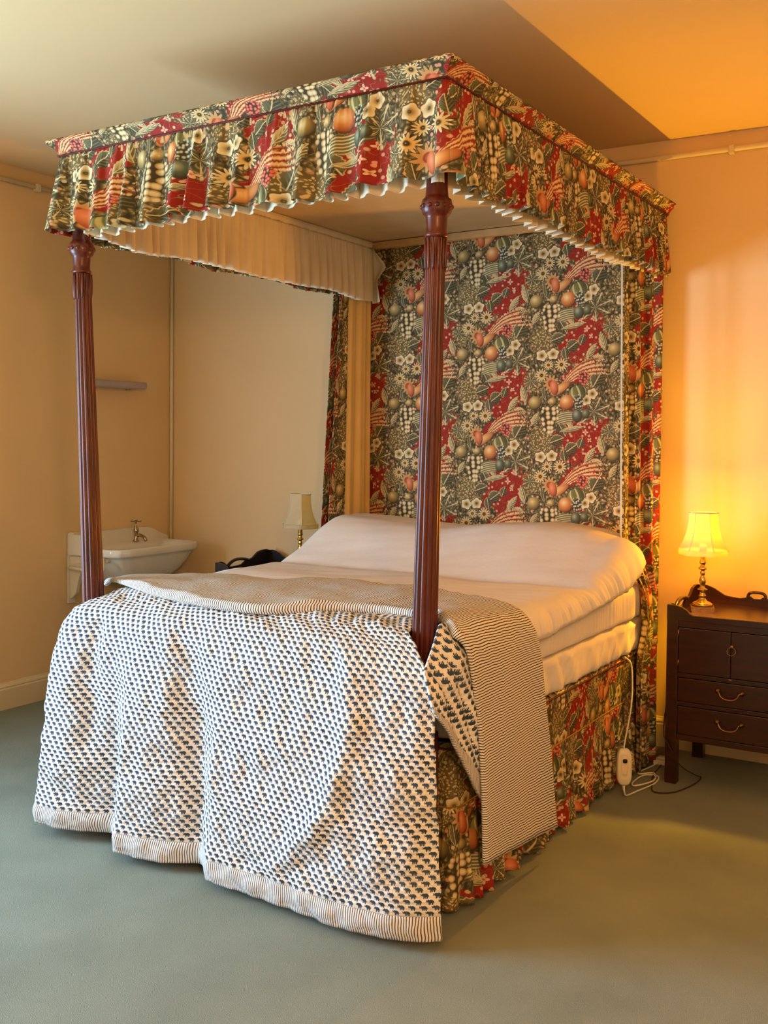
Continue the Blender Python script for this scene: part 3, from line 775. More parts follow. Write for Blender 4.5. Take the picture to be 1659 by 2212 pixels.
# ------------------------------------------------------------------ divan base with gathered skirt
dv = empty('divan_base', (-0.82, 1.1, 0), 'printed upholstered divan base with gathered skirt under the white mattress', 'bed base')
DX0, DX1, DY0, DY1 = -1.60, -0.045, 0.155, 2.08
def rounded_box(name, x0, x1, y0, y1, z0, z1, mat, parent, r=0.02, nx=40, wob=0.0, seed=3, rows=None, uvs=1.0, bulge=0.0, wrinkle=None):
    """side wall + top as a lofted skin; UVs run round the box and up"""
    per = []
    def seg(a, b_, n):
        for k in range(n): per.append((a[0] + (b_[0] - a[0]) * k / n, a[1] + (b_[1] - a[1]) * k / n))
    def arc(cx, cy, a0, n=6):
        for k in range(n): a = a0 + math.pi / 2 * k / n; per.append((cx + r * math.cos(a), cy + r * math.sin(a)))
    seg((x0 + r, y0), (x1 - r, y0), nx); arc(x1 - r, y0 + r, -math.pi / 2); seg((x1, y0 + r), (x1, y1 - r), nx * 2); arc(x1 - r, y1 - r, 0)
    seg((x1 - r, y1), (x0 + r, y1), nx); arc(x0 + r, y1 - r, math.pi / 2); seg((x0, y1 - r), (x0, y0 + r), nx * 2); arc(x0 + r, y0 + r, math.pi)
    p = np.array(per + [per[0]]); d = np.concatenate([[0], np.cumsum(np.linalg.norm(np.diff(p, axis=0), axis=1))])
    c = np.array([(x0 + x1) / 2, (y0 + y1) / 2])
    tng = np.gradient(p, axis=0); tng /= np.linalg.norm(tng, axis=1)[:, None]; nr = np.stack([tng[:, 1], -tng[:, 0]], 1)
    rr = rows or [(0, z0), (0, (z0 + z1) / 2), (0, z1 - 0.025), (-0.006, z1 - 0.008), (-0.022, z1), (-0.2, z1), (-0.74, z1)]
    P = np.zeros((len(p), len(rr), 3)); V = np.zeros((len(p), len(rr))); acc = 0
    for j, (o, z) in enumerate(rr):
        if j: acc += math.hypot(o - rr[j - 1][0], z - rr[j - 1][1])
        off = o + (wob * noise1d(d, 0.12, seed) if o > -0.01 else 0)
        if wrinkle is not None: off = off + wrinkle(d, z, o)
        q = p + nr * np.broadcast_to(np.asarray(off)[..., None] if np.ndim(off) else off, (len(p), 1)) if np.ndim(off) else p + nr * off
        P[:, j, :2] = q; P[:, j, 2] = z; V[:, j] = acc
    U = np.repeat(d[:, None], len(rr), 1)
    return grid(name, P, mat, parent, (U, V + 0.13))
rows = [(0, 0.30)] + [(0.0, z) for z in np.linspace(0.32, 0.485, 8)] + [(-0.002, 0.498), (-0.008, 0.507), (-0.02, 0.512), (-0.15, 0.513), (-0.77, 0.513)]
rounded_box('upholstered_box', DX0, DX1, DY0, DY1, 0.30, 0.513, MT_TOILE_SAT, dv, r=0.03, wob=0.003, rows=rows)
def loop_path(inset, r=0.03, n=1200):
    x0, x1, y0, y1 = DX0 - inset, DX1 + inset, DY0 - inset, DY1
    pts = [(x0, y1)]
    for (cx, cy, a0) in ((x0 + r, y0 + r, math.pi), (x1 - r, y0 + r, 1.5 * math.pi)):
        for k in range(9): a = a0 + math.pi / 2 * k / 8; pts.append((cx + r * math.cos(a), cy + r * math.sin(a)))
    pts.append((x1, y1)); p = np.array(pts); d = np.concatenate([[0], np.cumsum(np.linalg.norm(np.diff(p, axis=0), axis=1))])
    s = np.linspace(0, d[-1], n); x = np.interp(s, d, p[:, 0]); y = np.interp(s, d, p[:, 1])
    tx = np.gradient(x, s); ty = np.gradient(y, s); l = np.hypot(tx, ty)
    return s, x, y, ty / l, -tx / l
for zz, mt in ((0.325, MT_OCHRE), (0.503, MT_PIPING)):
    s, x, y, nx, ny = loop_path(0.004, n=160)
    tube('piping', [(a, b_, zz) for a, b_ in zip(x, y)], 0.0035, mt, dv, 8, 1)
s, x, y, nx, ny = loop_path(0.004)
f, lean = pleats(s, 0.045, 0.11, 41, 0.6); f2 = noise1d(s, 0.16, 5); fine = noise1d(s, 0.022, 6)
nr = 22; P = np.zeros((len(s), nr, 3)); zb = 0.012 + 0.010 * (noise1d(s, 0.3, 8) + 1) * 0.6
for j in range(nr):
    t = j / (nr - 1); A = 0.006 + 0.040 * t
    o = A * f + 0.010 * t * f2 + 0.003 * fine * (1 - t) + 0.012 * t
    P[:, j, 0] = x + nx * o; P[:, j, 1] = y + ny * o; P[:, j, 2] = 0.325 + (zb - 0.325) * t
U = np.repeat((s * 1.25)[:, None], nr, 1); V = np.repeat(np.linspace(0.30, 0.0, nr)[None, :], len(s), 0)
grid('skirt', P, MT_TOILE_SAT, dv, (U, V), flip=True, thick=0.0015)

# ------------------------------------------------------------------ mattress, topper, duvet
def wr_m(d, z, o):
    k = np.exp(-((z - 0.55) / 0.05) ** 2)
    return (0.012 * noise1d(d + 0.4 * z, 0.13, 61) + 0.005 * noise1d(d - 0.9 * z, 0.045, 62)) * (1 if o > -0.01 else 0) + 0.01 * k
rows = [(-0.05, 0.522), (-0.012, 0.517), (0.004, 0.525)] + [(0.006, z) for z in np.linspace(0.535, 0.635, 8)] + [(-0.01, 0.648), (-0.05, 0.655), (-0.74, 0.655)]
mt_ = rounded_box('mattress', -1.58, -0.055, 0.20, 2.07, 0.52, 0.655, MT_SHEET, None, r=0.06, rows=rows, wrinkle=wr_m, nx=90)
tag(mt_, 'white mattress in a wrinkled fitted sheet, lowest white layer on the divan base', 'mattress')
def wr_t(d, z, o):
    return (0.0045 * np.sin(d * 2 * np.pi / 0.034 + noise1d(d, 0.3, 4) * 1.2) * (0.3 + 0.7 * np.exp(-((z - 0.72) / 0.05) ** 2)) + 0.004 * noise1d(d, 0.2, 64)) * (1 if o > -0.01 else 0)
rows = [(-0.06, 0.658), (-0.012, 0.657), (-0.002, 0.662), (0.002, 0.668)] + [(0.003, z) for z in np.linspace(0.68, 0.77, 8)] + [(-0.003, 0.785), (-0.02, 0.797), (-0.08, 0.802), (-0.74, 0.803)]
tp_ = rounded_box('mattress_topper', -1.575, -0.052, 0.21, 2.06, 0.658, 0.803, MT_SHEET, None, r=0.06, rows=rows, wrinkle=wr_t, nx=140)
tag(tp_, 'white ribbed mattress topper with a stitched lower edge, between mattress and duvet', 'topper')
s_, x_, y_, nx1, ny1 = loop_path(-0.004, n=120)

def duvet_h(x, y):
    base = I(y, [0.2, 0.6, 0.8, 1.2], [0.858, 0.862, 0.868, 0.866])
    pil = sm(1.24, 1.74, y) * (1 - 0.35 * sm(1.95, 2.12, y))
    crest = I(x, [-1.6, -1.5, -1.35, -1.18, -0.92, -0.68, -0.45, -0.22, -0.05, 0.0], [0.165, 0.18, 0.175, 0.165, 0.148, 0.178, 0.19, 0.165, 0.125, 0.115])
    return base + pil * crest - 0.012 * np.exp(-((y - 1.27) / 0.05) ** 2) + 0.006 * noise2d(x, y, 0.5, 31) + 0.0014 * noise2d(x, y * 1.3, 0.16, 32)
na, nb = 150, 150
ys = np.linspace(0.24, 2.085, nb); P = np.zeros((na, nb, 3))
def redge(y): return float(I(y, [0.2, 0.7, 1.0, 1.29, 1.56, 1.72, 1.85, 2.1], [0.745, 0.748, 0.766, 0.786, 0.812, 0.87, 0.93, 0.95]))
rpuck = noise1d(ys, 0.05, 71); rbig = noise1d(ys, 0.22, 72)
for j, y in enumerate(ys):
    ztopR = float(duvet_h(-0.11, y)); ztopL = float(duvet_h(-1.5, y)); eR = min(redge(y), ztopR - 0.05); eL = 0.75 + 0.1 * float(sm(1.3, 1.8, y))
    bul = 0.022 * float(sm(1.3, 1.7, y)) - 0.15 * float(sm(1.74, 1.90, y))
    for i in range(na):
        u = i / (na - 1)
        if u < 0.12:                      # left drop
            q = u / 0.12; a = q * math.pi / 2
            x = -1.605 + 0.105 * (1 - math.cos(a)) - 0.012 * math.sin(6 * y); z = eL + (ztopL - eL) * math.sin(a) ** 0.9
            if q < 1: z = min(z, ztopL)
        elif u < 0.80:
            q = (u - 0.12) / 0.68; x = -1.50 + 1.38 * q; z = float(duvet_h(x, y))
        else:
            q = (u - 0.80) / 0.20; a = q * math.pi / 2
            rx = 0.125 + bul + 0.006 * rbig[j]
            x = -0.12 + rx * math.sin(a) ** 0.85 + q ** 2 * 0.010 * rpuck[j]
            zt = float(duvet_h(-0.12, y)); z = zt + (eR - zt) * (1 - math.cos(a)) ** 1.15 + q ** 2 * (0.004 * rpuck[j] + 0.008 * rbig[j])
            x -= 0.012 * max(0, q - 0.9) * 10
        P[i, j] = (x, y, z)
dvt = grid('duvet', P, MT_SHEET, None, thick=0.018, origin=(-0.8, 1.2, 0.8), flip=False)
tag(dvt, 'plump white duvet humped over pillows at the head of the bed', 'duvet')

# ------------------------------------------------------------------ elephant quilt over the foot of the bed
qt = empty('quilt', (-0.8, -0.05, 0.02), 'white quilt block-printed with blue-grey elephants, draped over the bed foot', 'quilt')
yprof = [(0.50, 0.884), (0.30, 0.886), (0.20, 0.887), (0.13, 0.884), (0.07, 0.874), (0.02, 0.853), (-0.018, 0.82), (-0.042, 0.77), (-0.054, 0.70), (-0.062, 0.60), (-0.070, 0.45), (-0.078, 0.30), (-0.086, 0.15), (-0.092, 0.035)]
pp = [Vector((a, b_, 0)) for a, b_ in yprof]; pp = crom(pp, 10)
py_ = np.array([p.x for p in pp]); pz_ = np.array([p.y for p in pp])
dd = np.concatenate([[0], np.cumsum(np.hypot(np.diff(py_), np.diff(pz_)))])
nt, ns = 190, 300
tt = np.linspace(0, dd[-1], nt); Yp = np.interp(tt, dd, py_); Zp = np.interp(tt, dd, pz_)
def xl(y, z):
    if y > 0.045: return float(I(y, [0.045, 0.16], [-1.485, -1.475]))
    return float(I(z, [0.02, 0.33, 0.58, 0.705, 0.77, 0.83, 0.865], [-1.675, -1.65, -1.628, -1.60, -1.575, -1.54, -1.49]))
def xr(y, z):
    if y > 0.06: return float(I(y, [0.06, 0.15, 0.2], [-0.158, -0.15, -0.10]))
    return float(I(z, [0.02, 0.3, 0.57, 0.70, 0.745, 0.775, 0.805, 0.84, 0.87], [0.036, 0.010, -0.004, -0.012, -0.02, -0.035, -0.06, -0.098, -0.155]))
hx = np.array([-1.68, -1.62, -1.50, -1.40, -1.31, -1.25, -1.19, -1.06, -0.96, -0.89, -0.84, -0.78, -0.62, -0.45, -0.28, -0.12, -0.03, 0.035])
hy = np.array([0.03, -0.01, 0.0, 0.04, 0.095, 0.03, -0.030, -0.012, 0.02, 0.07, 0.025, -0.03, -0.035, -0.045, -0.058, -0.05, -0.02, 0.035])
P = np.zeros((ns, nt, 3)); ss = np.linspace(0, 1, ns)
for j in range(nt):
    y, z = Yp[j], Zp[j]; a, b_ = xl(y, z), xr(y, z); x = a + (b_ - a) * ss
    xh = -1.675 + 1.71 * ss
    w = float(1 - sm(0.25, 0.86, z)) if y < 0.05 else 0.0
    fold = smooth1d(xh, hx, hy, 0.014)
    rid = 0.027 * np.exp(-((xh - float(I(z, [0.05, 0.2, 0.35, 0.55, 0.75, 0.88], [-0.62, -0.42, -0.30, -0.235, -0.25, -0.2]))) / 0.055) ** 2) * float(sm(0.03, 0.3, z) * (1 - sm(0.74, 0.86, z)))
    rid2 = 0.03 * np.exp(-((xh - float(I(z, [0.05, 0.5, 0.8], [-1.36, -1.42, -1.45]))) / 0.05) ** 2) * float(sm(0.25, 0.5, z) * (1 - sm(0.72, 0.85, z)))
    rid3 = 0.026 * np.exp(-((xh - float(I(z, [0.05, 0.5, 0.8], [-0.9, -0.93, -0.97]))) / 0.05) ** 2) * float(sm(0.25, 0.5, z) * (1 - sm(0.72, 0.85, z)))
    wrn = 0.0040 * noise2d(xh, tt[j] * np.ones(ns) * 1.6, 0.20, 51) + 0.0022 * noise2d(xh, tt[j] * np.ones(ns), 0.07, 52)
    left = 0.07 * np.clip(1 - ss / 0.05, 0, 1) ** 2 * float(1 - sm(0.80, 0.87, z))
    nz = float(sm(0.80, 0.885, z)) if y > -0.05 else 0.0
    P[:, j, 0] = x
    P[:, j, 1] = y + fold * w - rid - rid2 * 0.0 + rid2 + rid3 + left - wrn * (1 - nz) * 1.6
    drop = 0.03 * np.clip(1 - ss / 0.10, 0, 1) ** 2 * float(sm(0.80, 0.86, z))
    P[:, j, 2] = z + wrn * nz * 1.8 - drop + (0.02 + 0.012 * np.cos(xh * 3)) * (1 - sm(0.0, 0.3, z)) * sm(-0.2, -1.5, xh)
jb = int(np.searchsorted(-Zp, -0.105))
Us = np.repeat((ss * 1.70)[:, None], nt, 1); Vs = np.repeat((-tt)[None, :], ns, 0)
grid('front_drop', P[:, :jb + 1], MT_ELE, qt, (Us[:, :jb + 1], Vs[:, :jb + 1]), thick=0.009, flip=True)
PB = P[:, jb:].copy(); nbw = PB.shape[1]
for j in range(nbw):
    q = j / (nbw - 1); PB[:, j, 1] -= 0.007 * math.sin(math.pi * min(1, q * 1.1)) + 0.001
    PB[:, j, 2] -= 0.004 * q
grid('striped_border', PB, MT_BORDER, qt, (Us[:, jb:], Vs[:, jb:]), thick=0.012, flip=True)
# corner falling on the right side of the post
na, nb = 90, 110; P = np.zeros((na, nb, 3)); ay = np.linspace(-0.055, 0.52, na)
for i, y in enumerate(ay):
    zt = float(I(y, [-0.055, 0.06, 0.15, 0.5], [0.775, 0.895, 0.888, 0.884])); zh = float(I(y, [-0.055, 0.02, 0.14, 0.255, 0.52], [0.672, 0.575, 0.415, 0.295, 0.12]))
    xt = float(I(y, [-0.055, 0.05, 0.15, 0.5], [-0.046, -0.062, -0.09, -0.10]))
    for j in range(nb):
        q = j / (nb - 1); z = zt + (zh - zt) * q
        dz = zt - z
        xo = float(I(y, [-0.055, 0.0, 0.12, 0.5], [-0.018, 0.006, 0.018, 0.012]))
        x = xt + (xo - xt) * float(sm(-0.02, 0.11, dz)) ** 0.7
        if y > 0.06: z = z
        ph = (y + 0.42 * (z - 0.8)); cr_ = -0.014 * math.exp(-((ph - 0.025) / 0.010) ** 2) - 0.012 * math.exp(-((ph + 0.035) / 0.008) ** 2)
        x += (cr_ + 0.007 * math.sin(ph * 34)) * float(sm(0.0, 0.06, dz)) * float(1 - sm(0.25, 0.45, dz)) + 0.004 * float(noise2d(y, z, 0.12, 88))
        P[i, j] = (x, y, z)
U = np.repeat((ay)[:, None], nb, 1) * -1.0 + 0.003; V = P[:, :, 2] * -0.8
jb = nb - 14
grid('side_drop', P[:, :jb + 1], MT_ELE, qt, (U[:, :jb + 1], V[:, :jb + 1]), thick=0.009, flip=False)
PB = P[:, jb:].copy(); PB[:, :, 0] += 0.003
diag = np.concatenate([[0], np.cumsum(np.linalg.norm(np.diff(P[:, -1], axis=0), axis=1))])
grid('striped_border', PB, MT_BORDER, qt, (np.repeat(diag[:, None], nb - jb, 1), V[:, jb:]), thick=0.011, flip=False)

# ------------------------------------------------------------------ striped blanket folded across the bed
fr = [(-1.545, 0.18, 0.885), (-1.50, 0.17, 0.905), (-1.35, 0.125, 0.912), (-1.19, 0.08, 0.912), (-1.0, 0.04, 0.908), (-0.86, 0.03, 0.904), (-0.70, 0.045, 0.902), (-0.58, 0.10, 0.906), (-0.47, 0.165, 0.91), (-0.35, 0.20, 0.912), (-0.23, 0.19, 0.912), (-0.13, 0.175, 0.915), (-0.055, 0.125, 0.912), (0.0, 0.085, 0.89), (0.032, 0.09, 0.83), (0.040, 0.12, 0.72), (0.042, 0.155, 0.58), (0.044, 0.178, 0.40), (0.046, 0.19, 0.165)]
bk = [(-1.545, 0.46, 0.872), (-1.50, 0.48, 0.89), (-1.35, 0.52, 0.896), (-1.22, 0.555, 0.898), (-1.06, 0.605, 0.898), (-0.92, 0.66, 0.898), (-0.78, 0.705, 0.898), (-0.66, 0.72, 0.898), (-0.55, 0.72, 0.898), (-0.42, 0.70, 0.897), (-0.30, 0.67, 0.895), (-0.19, 0.64, 0.893), (-0.09, 0.60, 0.885), (-0.01, 0.57, 0.862), (0.026, 0.58, 0.81), (0.034, 0.615, 0.72), (0.038, 0.64, 0.58), (0.040, 0.685, 0.40), (0.042, 0.755, 0.10)]
A = crom(fr, 14); B = crom(bk, 14); n = len(A)
sarc = np.concatenate([[0], np.cumsum([(A[i + 1] - A[i]).length * 0.5 + (B[i + 1] - B[i]).length * 0.5 for i in range(n - 1)])])
rolls = [(0.035, -0.036), (0.010, -0.038), (-0.010, -0.033), (-0.019, -0.02), (-0.015, -0.006), (-0.002, 0.002)]
nv = 46; P = np.zeros((n, len(rolls) + nv, 3)); vv = np.zeros(len(rolls) + nv)
for i in range(n):
    k0, k1 = max(i - 1, 0), min(i + 1, n - 1); t = ((A[k1] - A[k0]).normalized() + (B[k1] - B[k0]).normalized())
    t.y = 0; t.normalize(); nrm = Vector((-t.z, 0, t.x)); nrm = -nrm if nrm.z < -0.3 or nrm.x < -0.7 else nrm
    side = 1 - float(sm(0.2, 0.8, nrm.z))
    for j, (e, h) in enumerate(rolls):
        sc = (1 - 0.65 * side) * (0.35 + 0.65 * float(sm(-1.54, -1.15, A[i].x)))
        P[i, j] = A[i] + Vector((0, 1, 0)) * e * sc + nrm * h * sc
    for j in range(nv):
        q = j / (nv - 1); p = A[i].lerp(B[i], q)
        if q < 0.06: p = p + nrm * 0.002
        top = 1 - side
        p = p + nrm * ((0.006 * float(noise2d(p.x, p.y, 0.34, 91)) + 0.002 * float(noise2d(p.x * 2, p.y, 0.09, 92))) * top + side * (0.007 * float(noise1d(q + 0.12 * p.z, 0.45, 93)) * min(1, (0.92 - p.z) * 3) + 0.006 * math.sin(q * 7 + 1) * min(1, (0.92 - p.z) * 2)))
        p = p + nrm * 0.006 * math.sin(math.pi * q) * top
        P[i, len(rolls) + j] = p
vv = np.linspace(0, 0.62, len(rolls) + nv)
U = np.repeat(sarc[:, None], len(vv), 1); V = np.repeat(vv[None, :], n, 0)
bl = grid('blanket', P, MT_STRIPE, None, (U, V), thick=0.007, origin=(-0.6, 0.4, 0.1), flip=False)
tag(bl, 'cream blanket with fine brown stripes folded across the bed and hanging at its side', 'blanket')

# ------------------------------------------------------------------ tray-top bedside cabinets
def nightstand(x0, label, mat):
    y0, y1 = 1.733, 2.205; w = 0.525; x1 = x0 + w
    r = empty('bedside_cabinet', (x0 + w / 2, (y0 + y1) / 2, 0), label, 'cabinet', 'pair of tray-top bedside cabinets')
    L = 0.048
    for (a, b_) in ((x0, y0), (x1 - L, y0), (x0, y1 - L), (x1 - L, y1 - L)):
        box('leg', a, a + L, b_, b_ + L, 0.0, 0.70, mat, r, 0.003)
    box('side_panel', x0 + 0.006, x0 + 0.022, y0 + L, y1 - L, 0.185, 0.70, mat, r, 0.002)
    box('side_panel', x1 - 0.022, x1 - 0.006, y0 + L, y1 - L, 0.185, 0.70, mat, r, 0.002)
    box('back_panel', x0 + L, x1 - L, y1 - 0.022, y1 - 0.008, 0.185, 0.70, mat, r, 0.002)
    box('bottom_board', x0 + 0.02, x1 - 0.02, y0 + 0.01, y1 - 0.02, 0.185, 0.20, mat, r, 0.002)
    for (a, b_) in ((0.188, 0.212), (0.333, 0.350), (0.452, 0.470), (0.662, 0.69)):
        box('front_rail', x0 + L, x1 - L, y0 + 0.003, y0 + 0.022, a, b_, mat, r, 0.002)
    box('tray_top', x0 + 0.004, x1 - 0.004, y0 + 0.004, y1 - 0.004, 0.690, 0.703, mat, r, 0.003)
    xm = (x0 + x1) / 2
    for sgn, (a, b_) in ((-1, (x0 + L + 0.002, xm - 0.001)), (1, (xm + 0.001, x1 - L - 0.002))):
        d = box('door', a, b_, y0 + 0.002, y0 + 0.02, 0.472, 0.660, mat, r, 0.003)
        hx_ = a if sgn < 0 else b_
        for hz in (0.50, 0.625):
            tube('hinge', [(hx_, y0 + 0.001, hz), (hx_, y0 + 0.001, hz + 0.025)], 0.0028, MT_OLDBRASS, d, 6, 1)
        if sgn > 0:
            kx = xm + 0.006
            lathe('knob', [(0.002, -0.008), (0.006, -0.006), (0.008, 0), (0.006, 0.006), (0.002, 0.008)], (kx, y0 - 0.005, 0.603), MT_OLDBRASS, d, 14)
            tube('ring_pull', [(kx + 0.017 * math.sin(a_), y0 - 0.010 - 0.004 * (1 - math.cos(a_)), 0.585 + 0.016 * math.cos(a_)) for a_ in np.linspace(0, 2 * math.pi, 17)], 0.0016, MT_OLDBRASS, d, 6, 1)
            box('escutcheon', xm - 0.006, xm + 0.006, y0 - 0.0005, y0 + 0.002, 0.462, 0.469, MT_OLDBRASS, d, 0.001)
    for (a, b_) in ((0.352, 0.450), (0.214, 0.331)):
        d = box('drawer', x0 + L + 0.002, x1 - L - 0.002, y0 + 0.001, y0 + 0.022, a, b_, mat, r, 0.003)
        zc = (a + b_) / 2 + 0.016
        for s_ in (-1, 1):
            off = base_of(d)
            hb = lathe('handle_rose', [(0.001, 0.0), (0.011, 0.001), (0.012, 0.003), (0.007, 0.007), (0.005, 0.014), (0.001, 0.016)], tuple(off), MT_OLDBRASS, d, 14)
            for v in hb.data.vertices: v.co = Vector((v.co.x, -v.co.z, v.co.y))
            hb.location = Vector((xm + s_ * 0.048, y0 + 0.001, zc)) - off
        HB = [(-0.047, -0.012, 0.0), (-0.040, -0.017, -0.003), (-0.036, -0.019, -0.014), (-0.026, -0.020, -0.024), (-0.010, -0.021, -0.029), (0.010, -0.021, -0.029), (0.026, -0.020, -0.024), (0.036, -0.019, -0.014), (0.040, -0.017, -0.003), (0.047, -0.012, 0.0)]
        tube('bail_handle', [(xm + p[0], y0 + p[1], zc + p[2]) for p in HB], lambda t: 0.0022 + 0.0014 * math.sin(math.pi * t), MT_OLDBRASS, d, 8, 4)
    # gallery: shaped boards round the tray with pierced hand-holds
    def shaped(name, pts, axis, a0, a1):
        return prism(name, pts, axis, a0, a1, mat, r, 0.0015)
    T = 0.012
    def arch(name, f, pts, rr=0.0068):
        tube(name, [f(*p) for p in pts], rr, mat, r, 8, 5)
    # back board
    zb = 0.70
    def bx_(u): return x0 + u * w
    prof = [(0, 0.776), (0.03, 0.782), (0.06, 0.784), (0.10, 0.780), (0.15, 0.770), (0.19, 0.757), (0.205, 0.752), (0.23, 0.742), (0.27, 0.737), (0.36, 0.735), (0.40, 0.737), (0.425, 0.744)]
    half = prof + [(0.45, 0.747)] + [(0.47, 0.735)]
    allp = half + [(1 - u, z) for u, z in reversed(half)]
    shaped('gallery_back', [(bx_(u), z) for u, z in allp] + [(bx_(1), zb), (bx_(0), zb)], 'y', y1 - T, y1)
    arch('hand_hold', lambda u, z: (bx_(u), y1 - T / 2, z), [(0.425, 0.742), (0.435, 0.757), (0.455, 0.764), (0.50, 0.766), (0.545, 0.764), (0.565, 0.757), (0.575, 0.742)])
    # sides
    d_ = y1 - y0
    for xa in (x0, x1 - T):
        side = [(0.0, 0.752), (0.09, 0.754), (0.14, 0.746), (0.19, 0.726), (0.23, 0.718), (0.32, 0.718), (0.46, 0.720), (0.52, 0.738), (0.58, 0.746), (0.66, 0.748), (0.71, 0.764), (0.76, 0.780), (0.84, 0.788), (0.93, 0.788), (1.0, 0.780)]
        shaped('gallery_side', [(y0 + v * d_, z) for v, z in side] + [(y1, zb - 0.0), (y0, zb - 0.0)], 'x', xa, xa + T)
        arch('hand_hold', lambda v, z: (xa + T / 2, y0 + v * d_, z), [(0.20, 0.720), (0.25, 0.737), (0.32, 0.750), (0.40, 0.754), (0.50, 0.750), (0.56, 0.744), (0.60, 0.738)], 0.009)
    # low shaped front lip
    fl = [(0, 0.752), (0.07, 0.751), (0.12, 0.745), (0.16, 0.732), (0.175, 0.722), (0.185, 0.716), (0.21, 0.711)]
    allp = fl + [(1 - u, z) for u, z in reversed(fl)]
    shaped('front_lip', [(bx_(u), z) for u, z in allp] + [(bx_(1), 0.688), (bx_(0), 0.688)], 'y', y0 - 0.001, y0 + T)
    return r
nightstand(0.125, 'dark mahogany bedside cabinet with brass bail handles under the lit lamp', MT_STAND)
nightstand(-2.335, 'near-black tray-top bedside cabinet on the washbasin side of the bed', MT_EBON)

# ------------------------------------------------------------------ bedside lamps
def lamp(loc, label):
    x, y, z = loc
    r = empty('table_lamp', loc, label, 'lamp', 'pair of brass bedside lamps')
    a45 = math.radians(18)
    bm = bmesh.new(); bmesh.ops.create_cube(bm, size=1.0)
    for v in bm.verts: v.co = Vector((v.co.x * 0.098, v.co.y * 0.098, 0.011 + v.co.z * 0.022))
    bmesh.ops.bevel(bm, geom=bm.edges[:], offset=0.003, segments=2, affect='EDGES')
    bmesh.ops.rotate(bm, verts=bm.verts[:], cent=(0, 0, 0), matrix=Matrix.Rotation(a45, 3, 'Z'))
    bmesh.ops.translate(bm, verts=bm.verts[:], vec=Vector(loc))
    from_bm('square_plinth', bm, MT_OLDBRASS, r)
    pr = [(0.044, 0.022), (0.045, 0.027), (0.042, 0.033), (0.034, 0.038), (0.022, 0.043), (0.016, 0.05), (0.013, 0.056), (0.014, 0.06), (0.017, 0.064), (0.014, 0.069), (0.011, 0.075), (0.012, 0.082), (0.013, 0.086), (0.020, 0.090), (0.021, 0.094), (0.012, 0.098), (0.009, 0.104), (0.011, 0.114), (0.0145, 0.126), (0.0145, 0.134), (0.010, 0.147), (0.0075, 0.153), (0.010, 0.158), (0.012, 0.164), (0.009, 0.17), (0.0085, 0.176), (0.017, 0.180), (0.0185, 0.185), (0.012, 0.190), (0.0085, 0.198), (0.013, 0.206), (0.015, 0.210), (0.012, 0.214), (0.012, 0.245), (0.008, 0.25)]
    lathe('brass_stem', pr, loc, MT_BRASS, r, 28)
    lathe('bulb_holder', [(0.010, 0.25), (0.015, 0.253), (0.015, 0.285), (0.010, 0.288)], loc, MT_PLASTIC, r, 20)
    # hexagonal bell shade with ribs, braid and open top
    n = 72; rows = []
    for k in range(19):
        t = k / 18; zz = 0.262 + 0.160 * t
        rr = 0.060 + 0.043 * (1 - t) ** 2.3
        rows.append((rr, zz))
    def rad(a, rr, hexy):
        q = (a + math.pi / 6) % (math.pi / 3) - math.pi / 6
        hx_ = math.cos(math.pi / 6) / math.cos(((a) % (math.pi / 3)) - math.pi / 6)
        return rr * (1 - hexy + hexy * hx_)
    A0 = math.radians(-50)
    P = np.zeros((n, len(rows), 3))
    for i in range(n):
        a = 2 * math.pi * i / n
        for j, (rr, zz) in enumerate(rows):
            q = rad(a, rr, 0.75); P[i, j] = (x + q * math.cos(a + A0), y + q * math.sin(a + A0), z + zz)
    sh = grid('lamp_shade', P, MT_SHADE, r, closed=True)
    for k in range(6):
        a = 2 * math.pi * k / 6
        tube('rib', [(x + (rr + 0.0008) * math.cos(a + A0), y + (rr + 0.0008) * math.sin(a + A0), z + zz) for rr, zz in rows], 0.0012, MT_LINING, sh, 6, 1)
    for zz, rr, th in ((0.254, 0.1035, 0.012), (0.424, 0.0605, 0.0025)):
        Q = []
        for i in range(n):
            a = 2 * math.pi * i / n; q = rad(a, rr, 0.7)
            Q.append([(x + (q + o) * math.cos(a + A0), y + (q + o) * math.sin(a + A0), z + zz + h * th) for o, h in ((0, -1), (0.002, -0.8), (0.003, 0), (0.002, 0.8), (0, 1), (-0.001, 0.8), (-0.001, -0.8), (0, -1))])
        grid('braid', Q, MT_SHADE if th > 0.01 else MT_LINING, sh, closed=True)
    return r
LAMP = (0.212, 1.955, 0.703)
lr = lamp(LAMP, 'lit brass table lamp with glowing yellow shade on the mahogany cabinet')
lamp((-1.93, 1.955, 0.703), 'unlit table lamp with pale shade, half hidden behind the pillow hump')
BULB = bpy.data.lights.new('lamp_bulb', 'POINT'); BULB.energy = 42; BULB.color = (1.0, 0.47, 0.015); BULB.shadow_soft_size = 0.02
BULB.use_nodes = True       # gentler fall-off: the camera's own tone curve evens the pool of light out
_nt = BULB.node_tree; _em = _nt.nodes.get('Emission') or _nt.nodes.new('ShaderNodeEmission')
_fo = _nt.nodes.new('ShaderNodeLightFalloff'); _fo.inputs['Strength'].default_value = 1.0
_nt.links.new(_fo.outputs['Linear'], _em.inputs['Strength'])
bo = bpy.data.objects.new('lamp_bulb', BULB); COL.objects.link(bo); bo.parent = lr; bo.location = (0, 0, 0.362)
